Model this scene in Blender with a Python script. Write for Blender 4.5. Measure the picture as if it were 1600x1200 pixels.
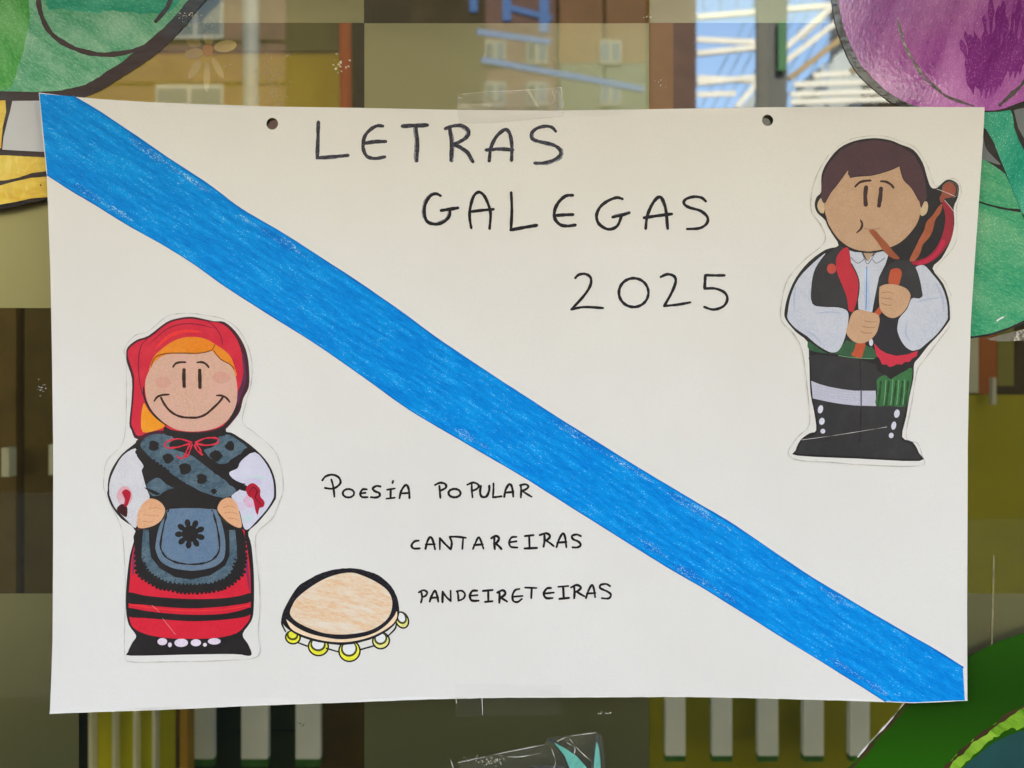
import bpy, math, random
from mathutils import Vector
from mathutils.geometry import delaunay_2d_cdt
random.seed(7)
R = math.radians
scene = bpy.context.scene
for o in list(bpy.data.objects): bpy.data.objects.remove(o)

# ------------------------------------------------------------------ camera, light, exposure
D = 0.64            # camera to glass, metres
S = 0.00045         # metres per photograph pixel on the glass
Z0 = 1.5            # height of the lens
cam_d = bpy.data.cameras.new('camera'); cam = bpy.data.objects.new('camera', cam_d)
scene.collection.objects.link(cam); scene.camera = cam
cam.location = (0, -D, Z0); cam.rotation_euler = (R(90), 0, 0)
cam_d.sensor_width = 36; cam_d.lens = 36 * D / (1600 * S); cam_d.clip_start = 0.02; cam_d.clip_end = 2000
cam_d.dof.use_dof = True; cam_d.dof.focus_distance = D - .003; cam_d.dof.aperture_fstop = 8.5

SUN_EL, SUN_AZ = 52, 24
world = bpy.data.worlds.new('World'); scene.world = world; world.use_nodes = True
wn = world.node_tree.nodes; wl = world.node_tree.links
sky = wn.new('ShaderNodeTexSky'); sky.sky_type = 'NISHITA'; sky.sun_disc = False
sky.sun_elevation = R(SUN_EL); sky.sun_rotation = R(SUN_AZ)
sky.dust_density = 1.0; sky.air_density = 1.3; sky.ozone_density = 3.0
wl.new(sky.outputs[0], wn['Background'].inputs[0]); wn['Background'].inputs[1].default_value = 0.15
sd = bpy.data.lights.new('sun', 'SUN'); sd.energy = 4.5; sd.angle = R(0.53); sd.color = (1.0, 0.94, 0.84)
sun = bpy.data.objects.new('sun', sd); scene.collection.objects.link(sun)
tosun = Vector((math.sin(R(SUN_AZ)) * math.cos(R(SUN_EL)), math.cos(R(SUN_AZ)) * math.cos(R(SUN_EL)), math.sin(R(SUN_EL))))
sun.rotation_euler = tosun.to_track_quat('Z', 'Y').to_euler(); sun.location = (0, 0, 20)
scene.view_settings.view_transform = 'Standard'; scene.view_settings.look = 'None'
scene.view_settings.exposure = 2.76; scene.view_settings.gamma = 1.0
scene.cycles.max_bounces = 10; scene.cycles.transparent_max_bounces = 24
scene.cycles.diffuse_bounces = 4; scene.cycles.glossy_bounces = 4
scene.cycles.use_denoising = True
scene.cycles.caustics_reflective = False

# ------------------------------------------------------------------ colours and materials
def lin1(v):
    v /= 255.0
    return v / 12.92 if v <= 0.04045 else ((v + 0.055) / 1.055) ** 2.4
def L(r, g, b): return (lin1(r), lin1(g), lin1(b), 1)
def A(r, g, b):      # photographed colour of a thing lit like the white sheet -> its base colour
    w = (lin1(222), lin1(218), lin1(210))
    return tuple(min(0.95, 0.80 * lin1(v) / k) for v, k in zip((r, g, b), w)) + (1,)
def new_mat(name):
    m = bpy.data.materials.new(name); m.use_nodes = True
    return m, m.node_tree.nodes, m.node_tree.links, m.node_tree.nodes['Principled BSDF']
def coords(N, K, angle=0.0, scale=(1, 1, 1)):
    tc = N.new('ShaderNodeTexCoord'); a = N.new('ShaderNodeMapping'); b = N.new('ShaderNodeMapping')
    a.inputs['Rotation'].default_value = (0, R(angle), 0); b.inputs['Scale'].default_value = scale
    K.new(tc.outputs['Object'], a.inputs[0]); K.new(a.outputs[0], b.inputs[0]); return b.outputs[0]
def noise(N, K, vec, scale, detail=3, rough=0.6):
    n = N.new('ShaderNodeTexNoise'); n.inputs['Scale'].default_value = scale
    n.inputs['Detail'].default_value = detail; n.inputs['Roughness'].default_value = rough
    K.new(vec, n.inputs['Vector']); return n.outputs['Fac']
def ramp(N, K, fac, p0, p1, c0=(0, 0, 0, 1), c1=(1, 1, 1, 1)):
    r = N.new('ShaderNodeValToRGB'); e = r.color_ramp.elements
    e[0].position = p0; e[1].position = p1; e[0].color = c0; e[1].color = c1
    K.new(fac, r.inputs[0]); return r.outputs[0]
def mixc(N, K, fac, a, b):
    m = N.new('ShaderNodeMix'); m.data_type = 'RGBA'
    for sock, v in ((m.inputs[0], fac), (m.inputs[6], a), (m.inputs[7], b)):
        if isinstance(v, (tuple, float, int)): sock.default_value = v
        else: K.new(v, sock)
    return m.outputs[2]
def add_bump(N, K, P, height, strength, dist):
    b = N.new('ShaderNodeBump'); b.inputs['Strength'].default_value = strength; b.inputs['Distance'].default_value = dist
    K.new(height, b.inputs['Height']); K.new(b.outputs[0], P.inputs['Normal']); return b
def shade(c, k): return tuple(min(1, v * k) for v in c[:3]) + (1,)
def plain(name, col, rough=0.6, var=0.12, scale=60, bump=0.0, spec=0.3, metal=0.0, detail=3):
    m, N, K, P = new_mat(name)
    v = coords(N, K); n = noise(N, K, v, scale, detail)
    K.new(mixc(N, K, ramp(N, K, n, .3, .7), shade(col, 1 - var), shade(col, 1 + var)), P.inputs['Base Color'])
    P.inputs['Roughness'].default_value = rough; P.inputs['Specular IOR Level'].default_value = spec
    P.inputs['Metallic'].default_value = metal
    if bump: add_bump(N, K, P, n, bump, 0.001)
    return m
def crayon(name, base, light, dark, angle, speck=.62, speck_soft=.12, speck_col=None, sc=700, stretch=5.0,
           coat=0.0, rough=0.55, wobble=0.0, patch=26, fine=.13):
    """wax crayon or pencil laid down in one direction: long soft streaks, paper grain showing through as specks"""
    m, N, K, P = new_mat(name)
    vs = coords(N, K, angle, (1, 1, stretch)); v1 = coords(N, K, angle, (1, 1, 2.0)); vp = coords(N, K, angle, (.5, 1, stretch * .55))
    streak = noise(N, K, vs, sc * fine, 5, .65)
    big = noise(N, K, vp, patch, 4, .6)
    grain = noise(N, K, v1, sc, 2, .6)
    c = mixc(N, K, ramp(N, K, streak, .38, .64), dark, base)
    c = mixc(N, K, ramp(N, K, big, .42, .68), c, mixc(N, K, .6, base, light))
    # specks appear where both the grain and the pressure are right
    mul = N.new('ShaderNodeMath'); mul.operation = 'MULTIPLY_ADD'; mul.inputs[1].default_value = .42
    K.new(streak, mul.inputs[0]); K.new(grain, mul.inputs[2])
    mul2 = N.new('ShaderNodeMath'); mul2.operation = 'MULTIPLY_ADD'; mul2.inputs[1].default_value = .40
    K.new(big, mul2.inputs[0]); K.new(mul.outputs[0], mul2.inputs[2])
    half = N.new('ShaderNodeMath'); half.operation = 'MULTIPLY'; half.inputs[1].default_value = .5; K.new(mul2.outputs[0], half.inputs[0])
    sp = ramp(N, K, half.outputs[0], min(.98, (speck + .30) / 2), min(.99, (speck + .30 + speck_soft) / 2))
    c = mixc(N, K, sp, c, speck_col or A(225, 230, 232))
    K.new(c, P.inputs['Base Color']); P.inputs['Roughness'].default_value = rough
    P.inputs['Specular IOR Level'].default_value = 0.12
    b = add_bump(N, K, P, grain, 0.12, 0.0004)
    if coat:          # clear plastic laminate over the paper, slightly wrinkled
        g = N.new('ShaderNodeBsdfGlossy'); g.inputs['Roughness'].default_value = 0.06
        bb = N.new('ShaderNodeBump'); bb.inputs['Strength'].default_value = 1.0; bb.inputs['Distance'].default_value = wobble
        K.new(noise(N, K, v1, sc * .32, 2, .5), bb.inputs['Height']); K.new(bb.outputs[0], g.inputs['Normal'])
        mx = N.new('ShaderNodeMixShader'); mx.inputs[0].default_value = coat
        out = N['Material Output']; K.new(P.outputs[0], mx.inputs[1]); K.new(g.outputs[0], mx.inputs[2]); K.new(mx.outputs[0], out.inputs[0])
    return m
def printed(name, col, var=.10, scale=420, tint=None, rough=.42):
    """ink-jet print on copy paper: fine dither plus slow uneven ink"""
    m, N, K, P = new_mat(name)
    v = coords(N, K); fine = noise(N, K, v, scale * 2.2, 2); slow = noise(N, K, v, scale * .16, 4)
    c = mixc(N, K, ramp(N, K, fine, .32, .68), shade(col, 1 - var), shade(col, 1 + var))
    c = mixc(N, K, ramp(N, K, slow, .45, .72), c, tint or shade(col, 1.18))
    K.new(c, P.inputs['Base Color']); P.inputs['Roughness'].default_value = rough
    P.inputs['Specular IOR Level'].default_value = .35
    return m
def glossmix(name, col, fac, rough, transp=0.0, wob=0.0, wobscale=40, tcol=(1, 1, 1, 1), gcol=(1, 1, 1, 1), diffuse=True):
    m, N, K, P = new_mat(name); out = N['Material Output']
    g = N.new('ShaderNodeBsdfGlossy'); g.inputs['Roughness'].default_value = rough; g.inputs['Color'].default_value = gcol
    t = N.new('ShaderNodeBsdfTransparent'); t.inputs['Color'].default_value = tcol
    d = N.new('ShaderNodeBsdfDiffuse'); d.inputs['Color'].default_value = col
    if wob:
        b = N.new('ShaderNodeBump'); b.inputs['Distance'].default_value = wob; b.inputs['Strength'].default_value = 1
        K.new(noise(N, K, coords(N, K), wobscale, 3), b.inputs['Height']); K.new(b.outputs[0], g.inputs['Normal'])
    m1 = N.new('ShaderNodeMixShader'); m1.inputs[0].default_value = transp
    K.new(d.outputs[0], m1.inputs[1]); K.new(t.outputs[0], m1.inputs[2])
    m2 = N.new('ShaderNodeMixShader'); m2.inputs[0].default_value = fac
    K.new(m1.outputs[0], m2.inputs[1]); K.new(g.outputs[0], m2.inputs[2]); K.new(m2.outputs[0], out.inputs[0])
    return m
def paper_mat():
    m, N, K, P = new_mat('white_card')
    v = coords(N, K); n = noise(N, K, v, 900, 3); s = noise(N, K, v, 9, 3)
    c = mixc(N, K, ramp(N, K, n, .3, .7), (.80, .79, .76, 1), (.84, .83, .80, 1))
    c = mixc(N, K, ramp(N, K, s, .4, .7), c, (.80, .785, .755, 1))
    K.new(c, P.inputs['Base Color']); P.inputs['Roughness'].default_value = .62; P.inputs['Specular IOR Level'].default_value = .25
    add_bump(N, K, P, n, .10, .0005); return m
M = {}
M['card'] = paper_mat()
M['card_edge'] = plain('card_edge', (.86, .85, .80, 1), .7, .03)

# ------------------------------------------------------------------ object helpers
col = scene.collection
def thing(name, label, cat, loc=(0, 0, 0), group=None, kind=None):
    o = bpy.data.objects.new(name, None); col.objects.link(o); o.location = loc; o.empty_display_size = .05
    o['label'] = label; o['category'] = cat
    if group: o['group'] = group
    if kind: o['kind'] = kind
    return o
def tag(o, label, cat, group=None):
    o['label'] = label; o['category'] = cat
    if group: o['group'] = group
    return o
def wpos(o):
    p = Vector((0, 0, 0))
    while o is not None: p += o.location; o = o.parent
    return p
def build(name, verts, faces, mat, parent=None, kind=None, label=None, smooth=False):
    """verts are world coordinates; the mesh is stored relative to its parent's place"""
    off = wpos(parent)
    me = bpy.data.meshes.new(name); me.from_pydata([Vector(v) - off for v in verts], [], faces)
    mats = mat if isinstance(mat, list) else [mat]
    for mm in mats: me.materials.append(mm)
    if smooth:
        for p in me.polygons: p.use_smooth = True
    o = bpy.data.objects.new(name, me); col.objects.link(o); o.parent = parent
    if kind: o['kind'] = kind
    if label: o['label'] = label
    return o
def box_geo(x0, x1, y0, y1, z0, z1):
    v = [(x0, y0, z0), (x1, y0, z0), (x1, y1, z0), (x0, y1, z0), (x0, y0, z1), (x1, y0, z1), (x1, y1, z1), (x0, y1, z1)]
    f = [(0, 3, 2, 1), (4, 5, 6, 7), (0, 1, 5, 4), (1, 2, 6, 5), (2, 3, 7, 6), (3, 0, 4, 7)]
    return v, f
def box(name, x0, x1, y0, y1, z0, z1, mat, parent=None, kind=None, label=None):
    v, f = box_geo(min(x0, x1), max(x0, x1), min(y0, y1), max(y0, y1), min(z0, z1), max(z0, z1))
    return build(name, v, f, mat, parent, kind, label)
def merge(parts):
    V, F = [], []
    for v, f in parts:
        n = len(V); V += v; F += [tuple(i + n for i in q) for q in f]
    return V, F
def bar_geo(a, b, w, h=None):
    h = h or w; a = Vector(a); b = Vector(b); d = (b - a).normalized()
    up = Vector((0, 0, 1)) if abs(d.z) < .9 else Vector((0, 1, 0))
    s = d.cross(up).normalized(); u = s.cross(d).normalized()
    v = [p + s * (w / 2) * i + u * (h / 2) * j for p in (a, b) for i, j in ((-1, -1), (1, -1), (1, 1), (-1, 1))]
    return v, [(3, 2, 1, 0), (4, 5, 6, 7), (0, 1, 5, 4), (1, 2, 6, 5), (2, 3, 7, 6), (3, 0, 4, 7)]
def tube_geo(a, b, r, n=10):
    a = Vector(a); b = Vector(b); d = (b - a).normalized()
    up = Vector((0, 0, 1)) if abs(d.z) < .9 else Vector((0, 1, 0))
    s = d.cross(up).normalized(); u = s.cross(d).normalized()
    v = [p + s * r * math.cos(t * 2 * math.pi / n) + u * r * math.sin(t * 2 * math.pi / n) for p in (a, b) for t in range(n)]
    f = [(i, (i + 1) % n, n + (i + 1) % n, n + i) for i in range(n)] + [tuple(range(n - 1, -1, -1)), tuple(range(n, 2 * n))]
    return v, f

# curve helpers, in photograph units
def cr(pts, sub=4, closed=True):
    n = len(pts); out = []
    rng = range(n if closed else n - 1)
    for i in rng:
        if closed: p0, p1, p2, p3 = pts[i - 1], pts[i], pts[(i + 1) % n], pts[(i + 2) % n]
        else: p0, p1, p2, p3 = pts[max(i - 1, 0)], pts[i], pts[i + 1], pts[min(i + 2, n - 1)]
        for k in range(sub):
            t = k / sub; t2 = t * t; t3 = t2 * t
            out.append(tuple(.5 * ((2 * p1[j]) + (-p0[j] + p2[j]) * t + (2 * p0[j] - 5 * p1[j] + 4 * p2[j] - p3[j]) * t2
                                   + (-p0[j] + 3 * p1[j] - 3 * p2[j] + p3[j]) * t3) for j in (0, 1)))
    if not closed: out.append(tuple(pts[-1]))
    return out
def inside(p, poly):
    x, y = p; c = False; n = len(poly)
    for i in range(n):
        x1, y1 = poly[i]; x2, y2 = poly[i - 1]
        if (y1 > y) != (y2 > y) and x < (x2 - x1) * (y - y1) / (y2 - y1) + x1: c = not c
    return c
def ell(cx, cy, rx, ry, n=20, rot=0):
    c, s = math.cos(R(rot)), math.sin(R(rot))
    return [(cx + rx * math.cos(t) * c - ry * math.sin(t) * s, cy + rx * math.cos(t) * s + ry * math.sin(t) * c)
            for t in (2 * math.pi * i / n for i in range(n))]
LAY = 0.00005
def sheet_lift(px, py):
    """how far the big sheet stands off the glass: held at the middle of its top and bottom edges, free corners lean out"""
    u = (px - 800) / 720; v = (py - 630) / 470
    return .0016 + .0034 * u * u + .0011 * u * u * v * v + .0009 * math.sin(px * .011 + py * .004) + .0005 * math.sin(px * .019 - py * .009 + 1)
def on_sheet(px, py, layer=0):
    l = sheet_lift(px, py); k = (D - .003) / D
    return ((px - 800) * S * k, -l - layer * LAY, Z0 + (600 - py) * S * k)
def on_glass(px, py, layer=0):
    return ((px - 800) * S, -.0006 - layer * LAY, Z0 + (600 - py) * S)
def fill(name, pts, layer, mat, parent, surf=on_sheet, smooth=True, sub=4, grid=22, holes=(), kind=None, label=None, thick=0, jag=0):
    poly = cr(pts, sub) if smooth else list(pts)
    if jag:
        poly = [(x + random.uniform(-jag, jag), y + random.uniform(-jag, jag)) for x, y in poly]
    verts = [Vector(p) for p in poly]; n = len(poly)
    edges = [(i, (i + 1) % n) for i in range(n)]
    for h in holes:
        b = len(verts); verts += [Vector(p) for p in h]; edges += [(b + i, b + (i + 1) % len(h)) for i in range(len(h))]
    x0 = min(p[0] for p in poly); x1 = max(p[0] for p in poly); y0 = min(p[1] for p in poly); y1 = max(p[1] for p in poly)
    gy = y0 + grid * .5
    while gy < y1:
        gx = x0 + grid * .5
        while gx < x1:
            if inside((gx, gy), poly) and not any(inside((gx, gy), h) for h in holes): verts.append(Vector((gx, gy)))
            gx += grid
        gy += grid
    vo, eo, fo, *_ = delaunay_2d_cdt(verts, edges, [], 0, 1e-4)
    F = []
    for f in fo:
        c = sum((vo[i] for i in f), Vector((0, 0))) / len(f)
        if inside(c, poly) and not any(inside(c, h) for h in holes):
            a, b, d = (vo[i] for i in f[:3])
            cross = (b.x - a.x) * (d.y - a.y) - (b.y - a.y) * (d.x - a.x)
            F.append(tuple(f) if cross < 0 else tuple(reversed(f)))   # facing the viewer (-y)
    V = [surf(v.x, v.y, layer) for v in vo]
    if thick:
        nv = len(V); V += [(x, y + thick, z) for x, y, z in V]
        cnt = {}
        for f in F:
            for i in range(len(f)):
                e = (f[i], f[(i + 1) % len(f)]); cnt[frozenset(e)] = None if frozenset(e) in cnt else e
        rim = [(e[1], e[0], e[0] + nv, e[1] + nv) for e in cnt.values() if e]
        F = F + [tuple(i + nv for i in reversed(f)) for f in F] + rim
    return build(name, V, F, mat, parent, kind, label)
def stroke_geo(pts, w, layer, surf, closed=False, smooth=True, taper=.0, wob=.08, sub=5):
    p = cr(pts, sub, closed) if (smooth and len(pts) > 2) else list(pts)
    if not smooth or len(pts) == 2:
        q = []
        m = len(p) if closed else len(p) - 1
        for i in range(m):
            a, b = p[i], p[(i + 1) % len(p)]; k = max(1, int(math.dist(a, b) / 6))
            q += [(a[0] + (b[0] - a[0]) * t / k, a[1] + (b[1] - a[1]) * t / k) for t in range(k)]
        if not closed: q.append(p[-1])
        p = q
    # drop duplicates
    q = [p[0]]
    for a in p[1:]:
        if math.dist(a, q[-1]) > .25: q.append(a)
    p = q; n = len(p)
    if n < 2: return [], []
    V, F = [], []; ph = random.uniform(0, 9)
    dirs = []
    for i in range(n):
        a = p[i - 1] if (i > 0 or closed) else p[0]; b = p[(i + 1) % n] if (i < n - 1 or closed) else p[-1]
        d = (b[0] - a[0], b[1] - a[1]); l = math.hypot(*d) or 1; dirs.append((d[0] / l, d[1] / l))
    for i in range(n):
        t = i / (n - 1); ww = w / 2 * (1 + wob * math.sin(i * .9 + ph) + wob * .6 * math.sin(i * 2.3 + ph * 2))
        if taper: ww *= 1 - taper * abs(2 * t - 1) ** 3
        nx, ny = -dirs[i][1], dirs[i][0]
        for s in (-1, 0, 1): V.append(surf(p[i][0] + nx * ww * s, p[i][1] + ny * ww * s, layer))
    m = n if closed else n - 1
    for i in range(m):
        j = (i + 1) % n
        for s in (0, 1): F.append((i * 3 + s, i * 3 + s + 1, j * 3 + s + 1, j * 3 + s))
    if not closed:
        for e, sg in ((0, -1), (n - 1, 1)):
            c = len(V); dx, dy = dirs[e]; ww = w / 2 * (1 - taper)
            V.append(surf(p[e][0], p[e][1], layer))
            k = 7
            for q_ in range(k):
                an = -math.pi / 2 + math.pi * q_ / (k - 1)
                ax = math.cos(an) * sg; ay = math.sin(an)
                V.append(surf(p[e][0] + (dx * ax - dy * ay) * ww, p[e][1] + (dy * ax + dx * ay) * ww, layer))
            F += [(c, c + 1 + q_, c + 2 + q_) for q_ in range(k - 1)]
    return V, F
def strokes(name, lines, w, layer, mat, parent, surf=on_sheet, closed=False, smooth=True, taper=0, wob=.08, kind=None, label=None):
    parts = []
    for i, l in enumerate(lines):
        parts.append(stroke_geo(l, w, layer + i * .25, surf, closed, smooth, taper, wob))
    V, F = merge(parts); return build(name, V, F, mat, parent, kind, label)
def at_depth(px, py, y):          # a place in the room (y>0)
    k = (D + y) / D; return ((px - 800) * S * k, y, Z0 + (600 - py) * S * k)
def opposite(px, py, y):          # a place across the street that the glass mirrors (real y = -y)
    k = (D + y) / D; return ((px - 800) * S * k, -y, Z0 + (600 - py) * S * k)

# ------------------------------------------------------------------ SETTING: street side (seen as reflections) and room side
M['paving'] = plain('paving', (.012, .012, .009, 1), .95, .2, 3, spec=0)
M['concrete'] = plain('concrete', (.40, .385, .35, 1), .8, .12, 5)
M['brickred'] = plain('brick_render', (.068, .036, .024, 1), .85, .22, 2.2)
M['whiteframe'] = plain('white_frame', (.17, .17, .14, 1), .5, .05, 8)
M['darkglass'] = glossmix('dark_window', (.03, .035, .02, 1), .08, .1)
M['steel_white'] = plain('painted_steel', (.58, .54, .42, 1), .5, .06, 6)
M['steel_gold'] = plain('ochre_steel', (.28, .19, .07, 1), .5, .1, 6)
M['milky'] = plain('painted_glare', (.34, .37, .34, 1), .6, .12, 5)  # opaque pale tone that paints glare on the canopy glazing
M['steel_blue'] = plain('blue_steel', (.016, .065, .17, 1), .5, .08, 6)
M['greypillar'] = plain('grey_pillar', (.085, .085, .065, 1), .7, .08, 6)
M['lampgrey'] = plain('lamp_grey', (.15, .15, .125, 1), .6, .1, 6)
M['dimframe'] = plain('dim_frame', (.11, .10, .07, 1), .6, .1, 6)
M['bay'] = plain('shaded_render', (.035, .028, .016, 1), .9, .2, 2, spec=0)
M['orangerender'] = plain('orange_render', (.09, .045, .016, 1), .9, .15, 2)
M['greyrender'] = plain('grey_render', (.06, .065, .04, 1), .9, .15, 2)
M['painted_shade'] = plain('arcade_shade', (.012, .009, .004, 1), .9, .2, 2, spec=0)  # near-black tone: shade painted into the lower walls, also used for joints
M['lawn'] = plain('lawn', (.010, .018, .004, 1), .9, .25, 4, spec=0)
M['bar'] = plain('pale_bars', (.10, .13, .15, 1), .6, .08, 6)
M['creamrender'] = plain('cream_render', (.44, .38, .285, 1), .85, .06, 2)
M['slabs'] = plain('cream_paving', (.30, .27, .21, 1), .85, .1, 3)
M['greenpaint'] = plain('green_paint', (.035, .12, .035, 1), .6, .1, 6)

gr = box('ground', -60, 60, -120, 60, -.3, 0, M['paving'], kind='structure')

# our own building: facade with a wide glazed opening, floor, ceiling, back wall
M['render'] = plain('facade_render', (.46, .42, .34, 1), .85, .08, 4)
M['ceiling'] = plain('ceiling_paint', (.55, .53, .46, 1), .9, .04, 3)
M['floor'] = plain('floor_vinyl', (.10, .12, .045, 1), .5, .1, 6)
M['wall_in'] = plain('ochre_wall', (.30, .235, .010, 1), .7, .08, 2.5)
M['wall_dark'] = plain('olive_wall', (.10, .09, .015, 1), .8, .1, 2.5)
XW = 3.6
v, f = merge([box_geo(-7, -2.2, 0, .3, 0, 4.6), box_geo(2.2, 7, 0, .3, 0, 4.6), box_geo(-2.2, 2.2, 0, .3, 2.75, 4.6)])
fw = tag(build('facade_wall', v, f, M['render'], kind='structure'), 'rendered outer wall round the glazed entrance', 'wall')
box('roof', -7.2, 7.2, -.25, 5.4, 4.6, 4.85, M['concrete'], kind='structure')
box('floor', -XW, XW, .3, 5.0, 0, .012, M['floor'], kind='structure')
box('ceiling', -XW, XW, .3, 5.0, 2.8, 2.95, M['ceiling'], kind='structure')
box('back_wall', -XW, XW, 5.0, 5.2, 0, 4.6, M['wall_dark'], kind='structure')
box('side_wall', -XW - .2, -XW, .3, 5.2, 0, 4.6, M['wall_dark'], kind='structure')
box('side_wall', XW, XW + .2, .3, 5.2, 0, 4.6, M['wall_in'], kind='structure')

# ---- the glazed entrance: one pane per door leaf, aluminium frame, and squares of frosted film in a chequerboard
M['alu'] = plain('door_frame', (.22, .22, .20, 1), .4, .05, 20, metal=.3)
mg, N, K, P = new_mat('reflective_glass')
t = N.new('ShaderNodeBsdfTransparent'); t.inputs['Color'].default_value = (.97, .95, .84, 1)
g = N.new('ShaderNodeBsdfGlossy'); g.inputs['Roughness'].default_value = 0.012
GLASS_FAC = .24
m1 = N.new('ShaderNodeMixShader'); m1.inputs[0].default_value = GLASS_FAC
K.new(t.outputs[0], m1.inputs[1]); K.new(g.outputs[0], m1.inputs[2]); K.new(m1.outputs[0], N['Material Output'].inputs[0])
M['glass'] = mg
mb, N, K, P = new_mat('glass_body')
t = N.new('ShaderNodeBsdfTransparent'); t.inputs['Color'].default_value = (.96, .97, .95, 1)
K.new(t.outputs[0], N['Material Output'].inputs[0]); M['glass_back'] = mb

# frosted film: milky olive foil, half lets the room through, half scatters what falls on it
mf, N, K, P = new_mat('frosted_film')
vv = coords(N, K); fn = noise(N, K, vv, 420, 3); sn = noise(N, K, vv, 5, 3)
dcol = mixc(N, K, ramp(N, K, fn, .3, .7), (.050, .052, .021, 1), (.062, .063, .027, 1))
dcol = mixc(N, K, ramp(N, K, sn, .35, .7), dcol, (.070, .074, .034, 1))
d = N.new('ShaderNodeBsdfDiffuse'); K.new(dcol, d.inputs[0])
g = N.new('ShaderNodeBsdfGlossy'); g.inputs['Roughness'].default_value = .34; g.inputs['Color'].default_value = (.98, 1.0, .70, 1)
t = N.new('ShaderNodeBsdfTransparent'); t.inputs['Color'].default_value = (.7, .7, .55, 1)
a = N.new('ShaderNodeMixShader'); a.inputs[0].default_value = .5; K.new(d.outputs[0], a.inputs[1]); K.new(g.outputs[0], a.inputs[2])
b = N.new('ShaderNodeMixShader'); b.inputs[0].default_value = .18; K.new(a.outputs[0], b.inputs[1]); K.new(t.outputs[0], b.inputs[2])
K.new(b.outputs[0], N['Material Output'].inputs[0]); M['film'] = mf

door = thing('glass_door', 'tinted glass door with frosted film squares in a chequerboard, behind the white poster', 'door', (0, 0, 0))
def pane(x0, x1):
    vv, ff = box_geo(x0, x1, 0, .006, .12, 2.66)
    o = build('glass_pane', vv, ff, [M['glass_back'], M['glass']], door)
    o.data.polygons[2].material_index = 1          # the outer face mirrors the street
    return o
pane(-1.05, 1.05)
pane(-2.14, -1.11); pane(1.11, 2.14)
for x0, x1, z0, z1 in ((-2.2, 2.2, .0, .12), (-2.2, 2.2, 2.66, 2.75), (-2.2, -2.14, .12, 2.66), (2.14, 2.2, .12, 2.66), (-1.11, -1.05, .12, 2.66), (1.05, 1.11, .12, 2.66)):
    box('frame_rail' if x1 - x0 > 1 else 'frame_post', x0, x1, -.02, .05, z0, z1, M['alu'], door)
for i in range(-3, 6):
    for j in range(-2, 5):
        if (i + j) % 2 == 0: continue
        px, py = 117 + 450 * (i - 1), -420 + 450 * j        # squares of 450 photo pixels (20 cm)
        x0, x1 = (px - 800) * S, (px + 450 - 800) * S; z1, z0 = Z0 + (600 - py) * S, Z0 + (600 - py - 450) * S
        x0 = max(x0, -1.04); x1 = min(x1, 1.04)
        if x1 - x0 < .02: continue
        box('film_square', x0, x1 - .0003, .0064, .0067, z0, z1 - .0003, M['film'], door)

hood = tag(box('added_shade_hood', -.7, 1.4, -.26, 0, 1.925, 1.99, M['concrete']), 'added hood, unseen above the picture, shading the top of the poster', 'added hood')  # unseen hood added so the poster darkens towards its top
# ---- room: things seen through the clear squares -------------------------------------------------
def panel(name, x0, x1, y0, y1, dep, th, mat, parent=None, label=None):
    a = at_depth(x0, y1, dep); b = at_depth(x1, y0, dep)
    return box(name, a[0], b[0], dep, dep + th, a[2], b[2], mat, parent, label=label)
def inroom(name, label, cat, px, py, dep, group=None):
    return thing(name, label, cat, at_depth(px, py, dep), group)
# floor-standing yellow wainscot across the right
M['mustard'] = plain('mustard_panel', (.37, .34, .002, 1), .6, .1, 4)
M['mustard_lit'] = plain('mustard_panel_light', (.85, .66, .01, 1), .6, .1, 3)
M['yellowgreen'] = plain('lime_panel', (.72, .69, .008, 1), .6, .1, 5)
M['barwhite'] = plain('white_bars', (.86, .88, .84, 1), .6, .08, 9)
M['slatgrey'] = plain('pale_slat', (.85, .83, .60, 1), .6, .08, 9)
M['mossgreen'] = plain('moss_felt', (.05, .16, .02, 1), .9, .3, 30)
M['darkgreen'] = plain('dark_green_panel', (.03, .055, .005, 1), .7, .2, 6)
M['darkbrown'] = plain('dark_wood', (.085, .055, .004, 1), .5, .25, 12)
M['midbrown'] = plain('brown_wood', (.14, .085, .012, 1), .5, .25, 12)
M['ochre'] = plain('ochre_post', (.40, .22, .012, 1), .6, .1, 8)
M['orange'] = plain('orange_post', (.85, .15, .008, 1), .5, .1, 8)
M['rust'] = plain('rust_panel', (.40, .10, .02, 1), .5, .1, 8)
M['black'] = plain('black_edge', (.012, .010, .014, 1), .5, .2, 12)
M['cream'] = plain('cream_board', (.60, .60, .52, 1), .7, .05, 6)
M['petal'] = plain('petal_card', (.95, .78, .30, 1), .7, .1, 20)
M['heart'] = plain('flower_heart', (.85, .42, .05, 1), .7, .1, 20)
M['olive'] = plain('olive_board', (.25, .25, .07, 1), .7, .1, 6)

t = inroom('yellow_partition', 'mustard yellow partition inside the room, right of the poster', 'partition', 1560, 1300, .9)
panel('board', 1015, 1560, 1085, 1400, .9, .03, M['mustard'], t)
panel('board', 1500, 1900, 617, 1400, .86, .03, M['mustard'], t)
t = inroom('yellow_partition', 'lime yellow slatted partition low at the left under the poster', 'partition', 200, 1300, .8)
panel('board', 150, 290, 1040, 1400, .8, .03, M['yellowgreen'], t)
for x, w in ((138, 6), (175, 4), (208, 4), (238, 4)): panel('slat', x, x + w, 1040, 1400, .76, .02, M['slatgrey'], t)
panel('post', 274, 280, 1040, 1400, .76, .03, M['darkbrown'], t); panel('post', 281, 293, 1040, 1400, .76, .03, M['ochre'], t)
t = inroom('slatted_rail', 'pale slatted rail in front of the yellow partition, under the right half of the poster', 'rail', 1200, 1190, .82)
for x in (1040, 1113, 1185, 1256, 1328):
    panel('slat', x, x + 31, 1030, 1181, .82, .015, M['barwhite'], t)
    panel('felt_foot', x, x + 31, 1181, 1190, .82, .015, M['mossgreen'], t)
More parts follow.
